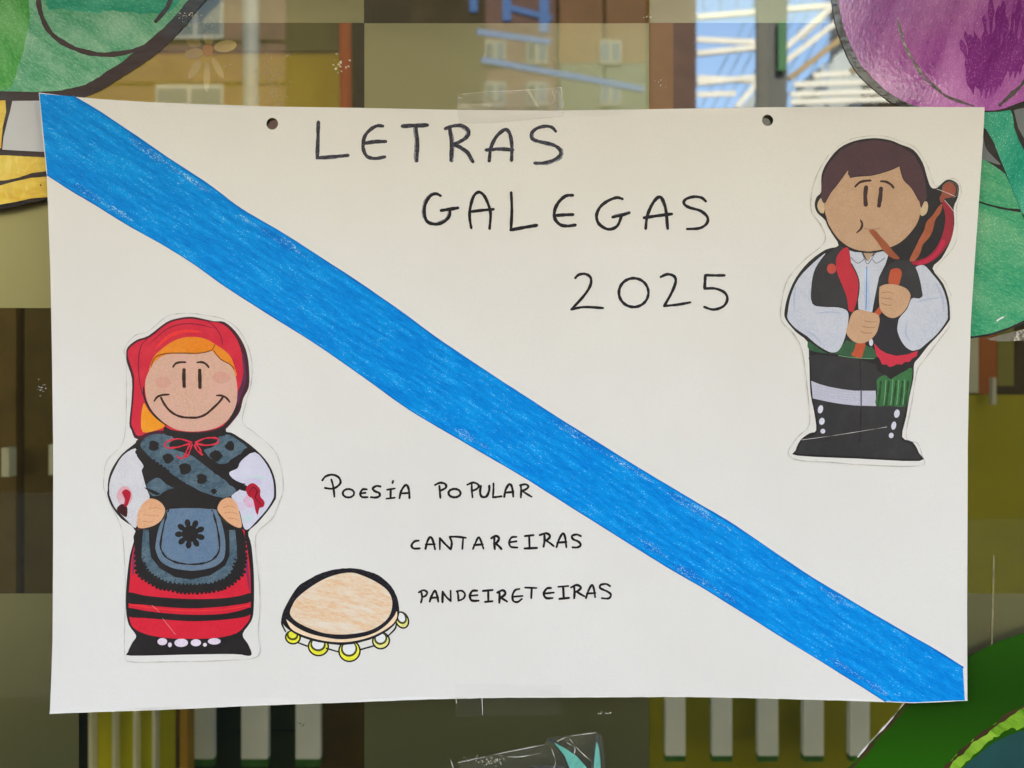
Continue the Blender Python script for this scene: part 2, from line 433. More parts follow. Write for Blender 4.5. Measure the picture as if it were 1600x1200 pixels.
t = inroom('slatted_rail', 'pale slatted rail before dark green boards, under the left half of the poster', 'rail', 400, 1190, .82)
for x, w in ((298, 35), (377, 41), (462, 38)):
    panel('slat', x, x + w, 1030, 1186, .82, .015, M['barwhite'], t)
    panel('felt_foot', x, x + w, 1186, 1198, .82, .015, M['mossgreen'], t)
t = inroom('dark_cabinet', 'dark green and brown cabinet behind the pale slatted rail', 'cabinet', 430, 1300, .9)
panel('door', 293, 500, 1030, 1140, .9, .03, M['darkgreen'], t); panel('door', 293, 500, 1143, 1400, .9, .03, M['darkgreen'], t)
panel('side', 500, 585, 1030, 1400, .88, .05, M['darkbrown'], t)
t = inroom('wooden_cupboard', 'dark brown wooden cupboard seen through the glass left of the poster', 'cupboard', 60, 1000, .7)
panel('door', -90, 25, 300, 1100, .7, .03, M['midbrown'], t); panel('door', 38, 140, 300, 1100, .7, .03, M['darkbrown'], t)
panel('stile', 26, 37, 300, 1100, .715, .03, M['black'], t)
panel('handle', 2, 14, 700, 745, .67, .02, M['slatgrey'], t); panel('handle', 76, 84, 695, 742, .67, .02, M['slatgrey'], t)
t = inroom('notice_board', 'small board with cream, rust and olive stripes above the yellow partition', 'notice board', 1560, 617, .95)
for n, x0, x1, y0, y1, m in (('strip', 1440, 1529, 480, 614, 'cream'), ('strip', 1530, 1558, 480, 603, 'rust'), ('strip', 1559, 1584, 480, 603, 'olive'),
                             ('edge', 1585, 1700, 480, 616, 'black'), ('edge', 1556, 1585, 603, 616, 'black'), ('edge', 1530, 1556, 603, 616, 'rust')):
    panel(n, x0, x1, y0, y1, .95, .02, M[m], t)
panel('clip', 1551, 1557, 590, 632, .84, .01, M['cream'], t)
# upper left: yellow wall with a dark head, orange, green and black uprights
t = inroom('yellow_screen', 'bright mustard screen seen through the glass above the poster', 'screen', 420, 300, 1.0)
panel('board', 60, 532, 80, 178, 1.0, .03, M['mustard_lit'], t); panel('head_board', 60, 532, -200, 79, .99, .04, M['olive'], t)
t = inroom('orange_post', 'orange upright post beside a green one, above the poster', 'post', 540, 300, .95)
a = at_depth(531, 330, .95); b_ = at_depth(553, -200, .95)
build('post', *tube_geo(at_depth(542, 330, .97), at_depth(538, -200, .97), .011), M['orange'], t, smooth=False)
panel('green_strip', 548, 558, -200, 330, 1.0, .03, M['darkgreen'], t); panel('black_strip', 558, 576, -200, 330, .99, .03, M['black'], t)
t = inroom('dark_shelf', 'dark olive shelf unit behind the frosted square above the poster', 'shelf', 700, 300, 1.3)
panel('back', 570, 1200, -220, 330, 1.3, .03, M['darkbrown'], t); panel('side', 570, 640, -220, 330, 1.25, .03, M['black'], t)
t = inroom('ochre_post', 'ochre painted post behind the glass above the poster', 'post', 1030, 300, .9)
panel('shaft', 1012, 1052, -200, 330, .9, .03, M['ochre'], t)
t = inroom('dark_curtain', 'dark curtain inside, behind the reflected sky', 'curtain', 1250, 500, 1.2)
panel('cloth', 1056, 1900, -300, 560, 1.4, .02, M['black'], t)
# paper flower hanging inside, upper left
t = inroom('paper_flower', 'yellow paper daisy hanging inside the glass, above the poster', 'paper flower', 325, 80, .02)
def in12(px, py, layer=0):
    p = at_depth(px, py, .02); return (p[0], p[1] - layer * LAY * 3, p[2])
for cx, cy, rx, ry, rot in ((303, 84, 15, 8, -10), (352, 72, 18, 9, -10), (304, 108, 6, 17, 32), (323, 120, 5, 24, 2), (340, 106, 5, 18, -28), (302, 66, 12, 7, 15), (326, 58, 8, 12, 0)):
    fill('petal', ell(cx - (cx - 325) * .0, cy, rx, ry, 14, rot), 0, M['petal'], t, in12, smooth=False, grid=40, thick=.0006)
fill('heart', ell(325, 78, 8, 10, 14), 3, M['heart'], t, in12, smooth=False, grid=40, thick=.0006)

# ---- street side, mirrored by the glass ----------------------------------------------------------
def opp_box(name, x0, x1, y0, y1, dep, th, mat, parent=None, label=None):
    a = opposite(x0, y1, dep); b = opposite(x1, y0, dep)
    return box(name, a[0], b[0], -dep - th, -dep, a[2], b[2], mat, parent, label=label)
bd = thing('brick_building', 'red brick building across the street, mirrored above the poster', 'building', (0, -12, 0))
k12 = (D + 12) / D * S
a = opposite(1088, 0, 12)
box('wall', -7.6, a[0], -20, -12, 0, 7.2, M['brickred'], bd)
box('added_bounce_wall', -7.6, a[0], -20, -12, 7.2, 13.0, M['creamrender'], bd)  # cream storeys added above the mirrored area to bounce warm light
box('painted_shade', -7.6, a[0] + .02, -12.04, -11.9, 0, 4.15, M['painted_shade'], bd)  # flat dark sheet, painted shade that dims the lower reflection
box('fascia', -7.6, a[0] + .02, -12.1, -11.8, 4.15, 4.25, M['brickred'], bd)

box('roof', -7.7, a[0] + .15, -20.2, -11.8, 13.0, 13.25, M['concrete'], bd)
def window(x0, x1, y0, y1, dep=12, fr='whiteframe'):
    w = opp_box('window', x0, x1, y0, y1, dep - .05, .06, M[fr], bd)
    n = 2
    for q in range(n):
        xa = x0 + (x1 - x0) * q / n + 3; xb = x0 + (x1 - x0) * (q + 1) / n - 3
        opp_box('pane', xa, xb, y0 + 6, y1 - 6, dep - .055, .002, M['darkglass'], w)
for x in (-560, -330, -90): 
    for y in (-240, -110, 30, 150): window(x, x + 100, y, y + 70)
window(243, 348, 132, 182); window(262, 348, -20, 60); window(243, 348, -150, -90)
for x in (765, 830, 945):
    for y in (70, 135, -60): window(x - 8, x + 26, y - 8, y + 30, 12, 'dimframe')
opp_box('painted_shade_bay', 447, 758, -300, 270, 11.97, .02, M['bay'], bd)  # flat dark panel, shade painted onto this part of the facade
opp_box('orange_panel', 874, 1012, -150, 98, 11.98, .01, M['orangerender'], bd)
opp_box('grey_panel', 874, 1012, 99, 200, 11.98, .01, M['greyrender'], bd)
for x in (872, 945, 1013): opp_box('joint', x - 1.5, x + 1.5, -250, 200, 11.96, .01, M['painted_shade'], bd)
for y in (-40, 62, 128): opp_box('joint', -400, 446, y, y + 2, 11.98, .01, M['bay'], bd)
lp = thing('street_lamp', 'pale grey lamp post across the street, mirrored above the poster', 'street lamp', (opposite(392, 0, 6)[0], -6, 0))
x = opposite(392, 0, 6)[0]
build('post', *tube_geo((x, -6, 0), (x, -6, 6.2), .060, 12), M['lampgrey'], lp); build('arm', *bar_geo((x, -6, 6.2), (x - .9, -6, 6.4), .07), M['whiteframe'], lp)
build('lamp_head', *bar_geo((x - .8, -6, 6.38), (x - 1.3, -6, 6.48), .2, .08), M['concrete'], lp)
bs = thing('blue_stair', 'blue steel stair frame mirrored above the poster', 'stair', opposite(810, 600, 9))
for (p, q, w) in (((740, -260), (740, 20), .08), ((792, -260), (792, 34), .09), ((850, -260), (850, 52), .10), ((752, 94), (1005, 140), .045), ((792, 12), (862, 30), .05), ((700, -130), (940, -60), .1), ((745, 50), (860, 66), .03)):
    build('beam', *bar_geo(opposite(*p, 9), opposite(*q, 9), w, .06), M['steel_blue'], bs)
# glazed canopy on the right of the street: white steel beams, thin glazing bars, sky between
cp = thing('glazed_canopy', 'glazed canopy of cream steel beams and blue sky, mirrored above the right of the poster', 'canopy', opposite(1250, 600, 9))
for p, q, w in (((1089, 27), (1340, 5), .062), ((1089, 62), (1184, 66), .045), ((1089, 84), (1184, 74), .075), ((1089, 122), (1184, 127), .045), ((1089, 130), (1184, 121), .07),
                ((1150, 168), (1182, 132), .07), ((1215, 86), (1325, -12), .085), ((1232, 124), (1330, 48), .085), ((1222, 100), (1320, 25), .05),
                ((1235, 148), (1460, 140), .05), ((1235, 160), (1480, 152), .05), ((1270, 118), (1400, 110), .04), ((1240, 132), (1420, 126), .03), ((1089, 148), (1150, 146), .02), ((1250, 60), (1335, -20), .035), ((1040, -60), (1500, -100), .08), ((1330, 112), (1545, -25), .10)):
    build('beam', *bar_geo(opposite(*p, 8), opposite(*q, 8), w * .5, .05), M['steel_gold'] if p in ((1232, 124), (1330, 112)) else M['steel_white'], cp)
for i in range(16):
    x = 1092 + i * 18
    build('glazing_bar', *bar_geo(opposite(x, 175, 8.6), opposite(x + 95, -10, 8.6), .010), M['bar'], cp)
for i in range(6):
    build('glazing_bar', *bar_geo(opposite(1100 + i * 26, 30, 8.6), opposite(1098 + i * 27, -160, 8.6), .010), M['bar'], cp)
pl = thing('grey_pillar', 'dark grey pillar mirrored between two bright patches of sky', 'pillar', (opposite(1206, 0, 5)[0], -5, 0))
opp_box('shaft', 1183, 1230, -400, 870, 5, .04, M['greypillar'], pl); opp_box('green_panel', 1216, 1229, 32, 110, 4.97, .02, M['greenpaint'], pl)
hs = thing('far_wall', 'grey building at the end of the street, mirrored at the right edge', 'building', (9, -14, 0))
pts = [opposite(1352, 108, 9.5), opposite(1560, -38, 9.5), opposite(1720, -38, 9.5), opposite(1720, 250, 9.5), opposite(1352, 250, 9.5)]
V = [tuple(p) for p in pts] + [(p[0], p[1] - 5, p[2]) for p in pts]; n = len(pts)
build('wall', V, [tuple(range(n)), tuple(range(2 * n - 1, n - 1, -1))] + [(i, i + n, (i + 1) % n + n, (i + 1) % n) for i in range(n)], M['bay'], hs)

for sgn, lab in ((-1, 'added cream building on the left, unseen, bouncing warm light'), (1, 'added cream building on the right, unseen, bouncing warm light')):
    nb = thing('added_bounce_building', lab, 'building', (sgn * 15, -11, 0))  # added beside the mirrored area as a warm reflector for the poster
    x0, x1 = (-24, -7.8) if sgn < 0 else (7.2, 24)
    box('wall', x0, x1, -20, -11.2, 0, 14, M['creamrender'], nb); box('roof', x0 - .1, x1 + .1, -20.1, -11, 14, 14.3, M['concrete'], nb)
    for i in range(5):
        for j in range(4):
            xa = x0 + 1.3 + i * 3.1; w = box('window', xa, xa + 1.1, -11.2, -11.16, 1.3 + j * 3.2, 2.8 + j * 3.2, M['whiteframe'], nb)
            box('pane', xa + .08, xa + 1.02, -11.16, -11.155, 1.38 + j * 3.2, 2.72 + j * 3.2, M['darkglass'], w)
    box('added_bounce_pavement', min(sgn * 8, sgn * 26), max(sgn * 8, sgn * 26), -11, -.3, .004, .10, M['slabs'], kind='structure')  # pale slabs added out of view, warm bounce from below

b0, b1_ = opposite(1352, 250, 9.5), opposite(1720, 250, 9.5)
box('painted_shade', b0[0], b1_[0], -14.5, -9.5, 0, b0[2] - .002, M['painted_shade'], hs)  # dark block, painted shade below the far wall

def opp_poly(name, pts, dep, th, mat, parent):
    P_ = [opposite(x, y, dep) for x, y in pts]; n = len(P_)
    V = P_ + [(p[0], p[1] - th, p[2]) for p in P_]
    return build(name, V, [tuple(range(n)), tuple(range(2 * n - 1, n - 1, -1))] + [(i, i + n, (i + 1) % n + n, (i + 1) % n) for i in range(n)], mat, parent)
opp_poly('glare_panel', [(1244, 170), (1244, 134), (1290, 98), (1290, 170)], 8.3, .02, M['milky'], cp)  # pale panels stand in for glare, painted as solid colour
opp_poly('glare_panel', [(1294, 170), (1294, 95), (1345, 58), (1345, 170)], 8.3, .02, M['milky'], cp)
opp_poly('glare_panel', [(1155, 170), (1180, 146), (1180, 170)], 8.3, .02, M['milky'], cp)

# ------------------------------------------------------------------ POSTER
poster = thing('poster', 'white card poster with blue diagonal band and handwritten LETRAS GALEGAS 2025, taped to the glass', 'poster', (0, 0, Z0))
OUT = [(66, 148), (110, 153), (160, 157), (230, 160), (300, 162), (420, 166), (560, 168), (700, 171), (860, 171.5), (1000, 169.5), (1200, 168), (1400, 168), (1536, 169),
       (1533, 225), (1528, 300), (1521, 400), (1515, 500), (1512, 600), (1510, 700), (1509, 800), (1507, 950), (1507, 1091),
       (1460, 1094), (1425, 1096), (1380, 1095), (1200, 1091), (1050, 1089.5), (900, 1089), (800, 1090), (700, 1093), (500, 1099), (300, 1105), (180, 1109), (80, 1113),
       (82, 1060), (84, 1000), (85, 850), (85, 700), (83, 550), (81, 420), (77, 276), (70, 200)]
sheet = fill('card_sheet', OUT, 0, [M['card']], poster, smooth=False, holes=[ell(425, 193, 9.2, 9.2, 28), ell(1199, 188.5, 8.8, 8.8, 28)], grid=13, thick=.0005)
strokes('card_edge', [OUT[i:i + 2] for i in range(21, 33)], 1.3, 1, M['card_edge'], poster, smooth=False, wob=.2)

# blue crayon band
M['blue'] = crayon('blue_crayon', A(0, 144, 220), A(0, 158, 229), A(0, 116, 200), -32.5, fine=.24, speck=.775, speck_soft=.09, sc=900, stretch=8, patch=70, speck_col=A(150, 212, 240))
M['blue_edge'] = crayon('blue_crayon_edge', A(0, 116, 196), A(0, 132, 206), A(0, 98, 180), -32.5, speck=.86, sc=820, stretch=4)
M['blue_gap'] = plain('paper_showing', A(120, 195, 235), .7, .2, 900)
up = [(119, 153.5), (160, 178), (205, 208), (262, 247), (330, 292), (375, 326), (430, 358), (487, 394), (562, 443), (620, 483), (680, 527), (740, 568), (800, 607), (860, 646), (930, 690), (1026, 749), (1090, 787), (1150, 823), (1232, 879), (1280, 910), (1337, 944), (1400, 981), (1450, 1009), (1500, 1040)]
lo = [(1503, 1091), (1425, 1095.5), (1382, 1094.5), (1340, 1068), (1290, 1037), (1220, 994), (1150, 950), (1100, 919), (1040, 884), (987, 851), (910, 803), (826, 750), (760, 711), (700, 676), (640, 640), (570, 590), (500, 541), (430, 497), (356, 450), (310, 417), (262, 386), (205, 354), (150, 320), (110, 296), (78, 275), (67, 149.5)]
stripe = fill('blue_band', up + lo, 1.5, M['blue'], poster, smooth=False, jag=0, grid=13)
strokes('band_outline', [up[:12], up[11:]], 2.8, 2.6, M['blue_edge'], poster, smooth=True, wob=.12)
strokes('band_outline', [lo[2:14], lo[13:25]], 2.0, 2.6, M['blue_edge'], poster, smooth=True, wob=.12)

M['blue_thin'] = crayon('thin_blue_crayon', A(0, 128, 210), A(40, 160, 228), A(0, 110, 196), -32.5, fine=.24, speck=.68, speck_soft=.10, sc=900, stretch=6, patch=70, speck_col=A(170, 214, 234))
def inset(pts, dx, dy, i, j): return [(x + dx, y + dy) for x, y in pts[i:j]]
for seg in [inset(up, -3, 8, 2, 5), inset(up, -5, 9, 5, 8), inset(up, -3, 6, 13, 16), inset(up, -4, 8, 15, 18), inset(up, -3, 6, 19, 21), inset(lo, 5, -9, 2, 5), inset(lo, 4, -7, 6, 9), inset(lo, 6, -12, 8, 10), inset(lo, 5, -9, 12, 14), inset(lo, 5, -8, 21, 24)]: strokes('thin_crayon', [seg], 9, 2.3, M['blue_thin'], poster, wob=.5, taper=.95)
# handwriting
def ink(name, dark, mid, dens):
    m, N, K, P = new_mat(name); v = coords(N, K, 20, (1, 1, 3)); n = noise(N, K, v, 420, 4, .7)
    K.new(mixc(N, K, ramp(N, K, n, dens, dens + .16), dark, mid), P.inputs['Base Color']); P.inputs['Roughness'].default_value = .38
    P.inputs['Specular IOR Level'].default_value = .3; return m
M['ink_old'] = ink('worn_marker', A(46, 44, 52), A(96, 94, 104), .50)
M['ink_smear'] = ink('marker_smear', A(120, 118, 124), A(165, 162, 162), .42)
M['ink'] = ink('black_marker', A(30, 27, 30), A(48, 45, 52), .55)
M['ink_thin'] = ink('thin_marker', A(26, 23, 26), A(34, 31, 35), .6)
def word(label, letters, ox, oy, sc, w, mat, smear=0):
    wd = bpy.data.objects.new('handwritten_word', None); col.objects.link(wd); wd.parent = poster; wd['label'] = label
    for ch in letters:
        ls = [[(ox + x * sc, oy + y * sc) for x, y in l] for l in ch]
        parts = []
        for i, l in enumerate(ls):
            closed = len(l) > 14
            parts.append(stroke_geo(l, w * random.uniform(.9, 1.1), 2.2 + i * .3, on_sheet, closed=closed, taper=.12, wob=.10))
        V, F = merge(parts); o = build('letter', V, F, [mat] + ([M['ink_smear']] if smear else []), wd)
        if smear:
            sp = []
            for i, l in enumerate(ls):
                if random.random() < smear:
                    dx, dy = random.uniform(-2.2, 2.4), random.uniform(-1.5, 1.5)
                    k0 = 0 if len(l) < 4 else random.randint(0, len(l) // 3); k1 = len(l)
                    sp.append(stroke_geo([(x + dx, y + dy) for x, y in l[k0:k1]], w * 1.0, 1.2 + i * .2, on_sheet, taper=.3, wob=.2))
            if sp:
                v2, f2 = merge(sp); build('marker_smear', v2, f2, M['ink_smear'], wd, label='grey smear beside the letter')
T = (400, 170, .5125)
word('marker word LETRAS', [
    [[(190, 40), (189, 90), (187, 150)], [(187, 150), (235, 146), (281, 142)]],
    [[(386, 52), (370, 51), (352, 60), (333, 80), (326, 108), (330, 132), (342, 147), (365, 151), (392, 146)], [(330, 105), (360, 100), (395, 99)]],
    [[(446, 52), (485, 50), (522, 49)], [(487, 51), (492, 100), (490, 158)]],
    [[(590, 58), (596, 110), (594, 156)], [(577, 60), (600, 52), (628, 51), (645, 62), (648, 78), (630, 95), (599, 110)], [(603, 108), (625, 118), (645, 133), (661, 160)]],
    [[(711, 158), (716, 118), (732, 85), (752, 66), (764, 63), (774, 76), (780, 110), (779, 156)], [(702, 125), (740, 122), (783, 124)]],
    [[(914, 66), (902, 54), (882, 51), (856, 58), (840, 74), (843, 90), (868, 99), (905, 107), (926, 122), (927, 140), (906, 155), (878, 163), (850, 164)]]],
    *T, 5.8, M['ink_old'], .75)
word('marker word GALEGAS', [
    [[(562, 264), (548, 258), (530, 266), (516, 290), (513, 318), (522, 343), (545, 351), (570, 345), (588, 328), (592, 307)], [(564, 309), (590, 305), (615, 301)]],
    [[(656, 362), (651, 330), (653, 300), (663, 266), (678, 253), (694, 262), (708, 290), (715, 320), (712, 364)], [(650, 313), (690, 308), (724, 305)]],
    [[(778, 254), (780, 310), (777, 368)], [(777, 368), (820, 360), (856, 354)]],
    [[(966, 262), (945, 264), (924, 282), (911, 308), (912, 334), (928, 352), (950, 356), (974, 353)], [(913, 324), (940, 322), (967, 321)]],
    [[(1118, 273), (1100, 269), (1072, 280), (1050, 298), (1039, 324), (1047, 350), (1075, 366), (1102, 356), (1115, 326)], [(1088, 329), (1115, 323), (1139, 316)]],
    [[(1189, 364), (1194, 325), (1210, 288), (1228, 268), (1240, 275), (1250, 305), (1256, 364)], [(1184, 331), (1225, 325), (1268, 320)]],
    [[(1371, 282), (1358, 271), (1335, 268), (1311, 275), (1305, 288), (1320, 300), (1355, 311), (1376, 330), (1374, 350), (1352, 364), (1315, 366)]]],
    *T, 5.0, M['ink'], .3)
word('marker number 2025', [
    [[(974, 515), (985, 505), (1005, 503), (1021, 515), (1019, 540), (998, 572), (962, 611)], [(962, 611), (1000, 604), (1058, 607)]],
    [ell(1152, 560, 45, 44, 18)],
    [[(1235, 512), (1255, 504), (1275, 510), (1280, 527), (1268, 560), (1245, 601)], [(1245, 601), (1285, 597), (1324, 590)]],
    [[(1428, 508), (1400, 508), (1370, 507)], [(1370, 508), (1369, 528), (1368, 548)], [(1368, 548), (1400, 548), (1428, 560), (1437, 580), (1425, 602), (1395, 612), (1367, 604)]]],
    *T, 4.4, M['ink'])
T = (480, 730, .3125)
word('thin marker word POESIA', [
    [[(120, 62), (130, 100), (135, 148)], [(75, 66), (92, 46), (125, 38), (155, 50), (166, 75), (152, 95), (125, 108), (88, 104)]],
    [ell(205, 131, 28, 21, 16)],
    [[(296, 112), (276, 112), (264, 132), (272, 150), (300, 151)], [(265, 132), (290, 129)]],
    [[(365, 98), (345, 95), (326, 108), (338, 122), (358, 130), (360, 146), (340, 153), (317, 151)]],
    [[(398, 114), (436, 108)], [(416, 112), (415, 156)], [(395, 159), (436, 154)], [(428, 70), (425, 80)]],
    [[(460, 156), (468, 122), (485, 95), (498, 92), (507, 115), (510, 156)], [(466, 133), (509, 130)]]], *T, 3.5, M['ink_thin'])
word('thin marker word POPULAR', [
    [[(660, 95), (663, 130), (665, 155)], [(638, 90), (665, 79), (690, 86), (692, 104), (665, 119)]],
    [ell(736, 131, 30, 21, 16)],
    [[(822, 86), (823, 120), (826, 152)], [(800, 89), (830, 78), (856, 90), (850, 108), (824, 120)]],
    [[(868, 95), (864, 125), (872, 148), (895, 148), (909, 120), (910, 94)]],
    [[(931, 82), (931, 115), (928, 152)], [(928, 152), (950, 150), (972, 147)]],
    [[(985, 150), (992, 115), (1008, 88), (1020, 92), (1027, 115), (1030, 148)], [(990, 129), (1031, 125)]],
    [[(1068, 90), (1070, 120), (1068, 153)], [(1064, 92), (1092, 87), (1106, 98), (1094, 112), (1069, 121)], [(1074, 119), (1098, 135), (1122, 149)]]], *T, 3.5, M['ink_thin'])
word('thin marker word CANTAREIRAS', [
    [[(556, 370), (535, 374), (520, 393), (530, 409), (561, 409)]],
    [[(590, 411), (600, 372), (614, 352), (626, 366), (638, 413)], [(591, 389), (637, 388)]],
    [[(662, 413), (662, 356)], [(662, 357), (690, 388), (717, 413)], [(717, 413), (722, 380), (712, 351)]],
    [[(712, 350), (750, 350), (792, 355)], [(779, 355), (775, 411)]],
    [[(828, 411), (842, 378), (857, 352), (869, 372), (881, 409)], [(834, 391), (877, 388)]],
    [[(936, 350), (935, 380), (938, 411)], [(920, 357), (942, 345), (959, 356), (950, 376), (934, 383)], [(940, 382), (958, 396), (971, 411)]],
    [[(1046, 350), (1022, 353), (1010, 376), (1018, 399), (1051, 403)], [(1011, 377), (1046, 372)]],
    [[(1088, 346), (1132, 341)], [(1110, 345), (1112, 406)], [(1087, 408), (1149, 405)]],
    [[(1186, 336), (1187, 368), (1182, 399)], [(1163, 341), (1195, 332), (1214, 344), (1206, 360), (1188, 369)], [(1194, 367), (1216, 382), (1233, 396)]],
    [[(1247, 401), (1260, 362), (1279, 332), (1290, 352), (1296, 401)], [(1251, 379), (1296, 375)]],
    [[(1369, 346), (1348, 338), (1325, 345), (1330, 361), (1356, 373), (1368, 390), (1352, 402), (1327, 402)]]], *T, 3.5, M['ink_thin'])
word('thin marker word PANDEIRETEIRAS', [
    [[(569, 630), (573, 655), (567, 681)], [(556, 630), (580, 619), (598, 630), (590, 647), (572, 654)]],
    [[(611, 676), (622, 645), (637, 622), (647, 642), (654, 676)], [(615, 658), (653, 655)]],
    [[(675, 679), (676, 626)], [(676, 627), (697, 655), (717, 673)], [(717, 673), (716, 621)]],
    [[(750, 622), (754, 646), (755, 671)], [(746, 624), (772, 621), (788, 638), (780, 660), (755, 671)]],
    [[(849, 620), (825, 622), (813, 646), (822, 669), (856, 670)], [(814, 646), (851, 642)]],
    [[(878, 621), (927, 616)], [(905, 620), (905, 673)], [(889, 676), (926, 672)]],
    [[(960, 625), (962, 650), (960, 679)], [(950, 629), (977, 617), (991, 630), (980, 646), (961, 653)], [(965, 652), (985, 664), (999, 673)]],
    [[(1061, 610), (1040, 616), (1027, 640), (1030, 669), (1052, 675), (1073, 660)], [(1029, 649), (1076, 645)]],
    [[(1089, 603), (1146, 605)], [(1123, 605), (1120, 656)]],
    [[(1219, 605), (1198, 608), (1183, 633), (1195, 655), (1226, 655)], [(1184, 633), (1233, 628)]],
    [[(1256, 599), (1306, 595)], [(1280, 600), (1283, 656)], [(1261, 659), (1309, 654)]],
    [[(1335, 598), (1337, 630), (1335, 656)], [(1320, 602), (1348, 590), (1369, 602), (1356, 618), (1337, 626)], [(1344, 622), (1368, 636), (1386, 646)]],
    [[(1394, 656), (1406, 620), (1424, 590), (1434, 610), (1440, 651)], [(1399, 633), (1441, 630)]],
    [[(1515, 596), (1495, 585), (1468, 590), (1466, 606), (1500, 622), (1519, 638), (1508, 657), (1474, 656)]]], *T, 3.5, M['ink_thin'])

# hand-drawn tambourine
M['skin_head'] = crayon('peach_pencil', A(230, 204, 170), A(230, 218, 200), A(226, 182, 136), -14, fine=.3, speck=.68, speck_soft=.2, sc=800, stretch=4, patch=110, speck_col=A(226, 216, 198))
M['rim_peach'] = plain('peach_rim', A(240, 210, 172), .6, .05, 300)
M['marker_blk'] = ink('broad_black_marker', A(30, 28, 32), A(58, 56, 62), .52)
M['yellow'] = plain('yellow_pencil', A(238, 228, 60), .6, .12, 500)
M['halo'] = plain('bare_card', A(228, 226, 220), .6, .02, 500)
M['pale_yellow'] = plain('pale_yellow_pencil', A(230, 222, 130), .6, .15, 400)
M['olive_line'] = plain('olive_marker', A(74, 72, 22), .5, .2, 500)
tb = bpy.data.objects.new('tambourine_drawing', None); col.objects.link(tb); tb.parent = poster; tb['label'] = 'pencil drawing of a tambourine with yellow jingles'
def q(pts): return [(420 + x * .15, 870 + y * .15) for x, y in pts]
fill('drum_rim', q([(135, 640), (158, 555), (205, 460), (300, 315), (400, 245), (520, 180), (660, 138), (800, 122), (920, 128), (1040, 160), (1140, 200), (1250, 290), (1315, 390), (1345, 480), (1355, 580), (1335, 670), (1280, 740), (1180, 810), (1050, 868), (900, 908), (750, 922), (600, 905), (440, 870), (300, 815), (195, 745), (145, 690)]), 2.2, M['marker_blk'], tb, jag=.25)
fill('drum_side', q([(185, 655), (205, 665), (300, 738), (430, 800), (600, 842), (760, 862), (950, 842), (1100, 798), (1220, 718), (1300, 628), (1328, 575), (1330, 640), (1280, 715), (1160, 795), (1000, 858), (800, 892), (600, 880), (430, 840), (290, 785), (225, 735)]), 3.0, M['rim_peach'], tb)
fill('drum_head', q([(222, 575), (245, 510), (290, 435), (400, 340), (560, 240), (720, 183), (860, 168), (960, 195), (1100, 260), (1225, 350), (1278, 450), (1275, 560), (1230, 655), (1130, 735), (1000, 787), (800, 812), (600, 800), (440, 750), (300, 680), (238, 622)]), 3.0, M['skin_head'], tb)
strokes('drum_line', [q([(140, 645), (140, 700), (175, 775)]), q([(170, 660), (205, 745)])], 2.4, 3.2, M['ink_thin'], tb)
strokes('drum_line', [q([(310, 895), (400, 930)]), q([(600, 955), (720, 992)]), q([(950, 972), (1100, 932)]), q([(1230, 840), (1310, 760), (1325, 700)])], 2.4, 2.0, M['ink_thin'], tb)
for cx, cy, rx, ry, rot, yel in ((252, 838, 84, 76, 10, 1), (516, 935, 112, 104, 12, 1), (838, 985, 118, 118, 0, 1), (1165, 882, 96, 92, -20, .5), (1382, 668, 74, 96, -25, .4)):
    j = fill('jingle', q(ell(cx, cy, rx, ry, 22, rot)), 1.0, M['ink_thin'], tb, smooth=False)
    fill('jingle_plate', q(ell(cx, cy, rx - 17, ry - 17, 22, rot)), 1.25, M['yellow'] if yel >= 1 else M['pale_yellow'], j, smooth=False)
    fill('jingle_line', q(ell(cx - 4, cy - 22, rx * .72, ry * .70, 22, rot)), 1.27 + .2, M['olive_line'], j, smooth=False)
    fill('jingle_hole', q(ell(cx - 4, cy - 27, rx * .72 - 19, ry * .70 - 17, 22, rot)), 1.7, M['halo'] if cx > 300 else M['yellow'], j, smooth=False)

# ------------------------------------------------------------------ PAPER FIGURES glued to the poster
M['copy'] = plain('copy_paper', (.80, .787, .757, 1), .62, .02, 300)
M['cut_edge_shade'] = plain('cut_edge_shade', A(190, 185, 174), .7, .15, 300)  # grey line paints the thin shade along the cut paper edge
pr = {}
def PR(n, rgb, tint=None, var=.10):
    if n not in pr: pr[n] = printed('print_' + n, A(*rgb), tint=A(*tint) if tint else None, var=var)
    return pr[n]
blk = PR('black', (34, 31, 32), (42, 38, 38), .2)
class Fig:
    def __init__(s, root, ox, oy): s.root, s.ox, s.oy = root, ox, oy
    def q(s, pts, z=1):  # zoomed coordinates, four to a photo pixel; z=2 is the lower crop
        return [(s.ox + x / 4, s.oy + y / 4) for x, y in pts]
def low(pts, dx, dy): return [(x + dx, y + dy) for x, y in pts]

# ---- girl ---------------------------------------------------------------------------------------
girl = thing('paper_figure', 'printed paper cut-out of a smiling girl in red headscarf, left on the poster', 'paper cut-out', on_sheet(300, 1025))
def g1(p): return [(160 + x / 4, 480 + y / 4) for x, y in p]
def g2(p): return g1(low(p, -40, 1080))
def F(name, pts, lay, mat, root, smooth=True, **k): return fill(name, pts, lay + 4, mat, root, smooth=smooth, grid=14, sub=3, **k)
def Sx(name, lines, w, lay, mat, root, **k): return strokes(name, lines, w, lay + 4, mat, root, **k)
cut = g1([(150, 330), (138, 265), (200, 180), (290, 150), (400, 60), (480, 40), (560, 38), (640, 50), (740, 68), (830, 120), (900, 220), (935, 350), (930, 480), (895, 610), (880, 720), (960, 790), (1080, 900), (1125, 1040), (1130, 1150)]) + \
      g2([(1150, 130), (1110, 230), (1010, 330), (1000, 430), (1022, 640), (1025, 800), (1015, 950), (1012, 1100), (800, 1125), (600, 1130), (380, 1132), (235, 1130), (187, 1075), (190, 700), (175, 400), (150, 270), (62, 90)]) + \
      g1([(10, 1080), (30, 960), (120, 860), (145, 740), (150, 560)])
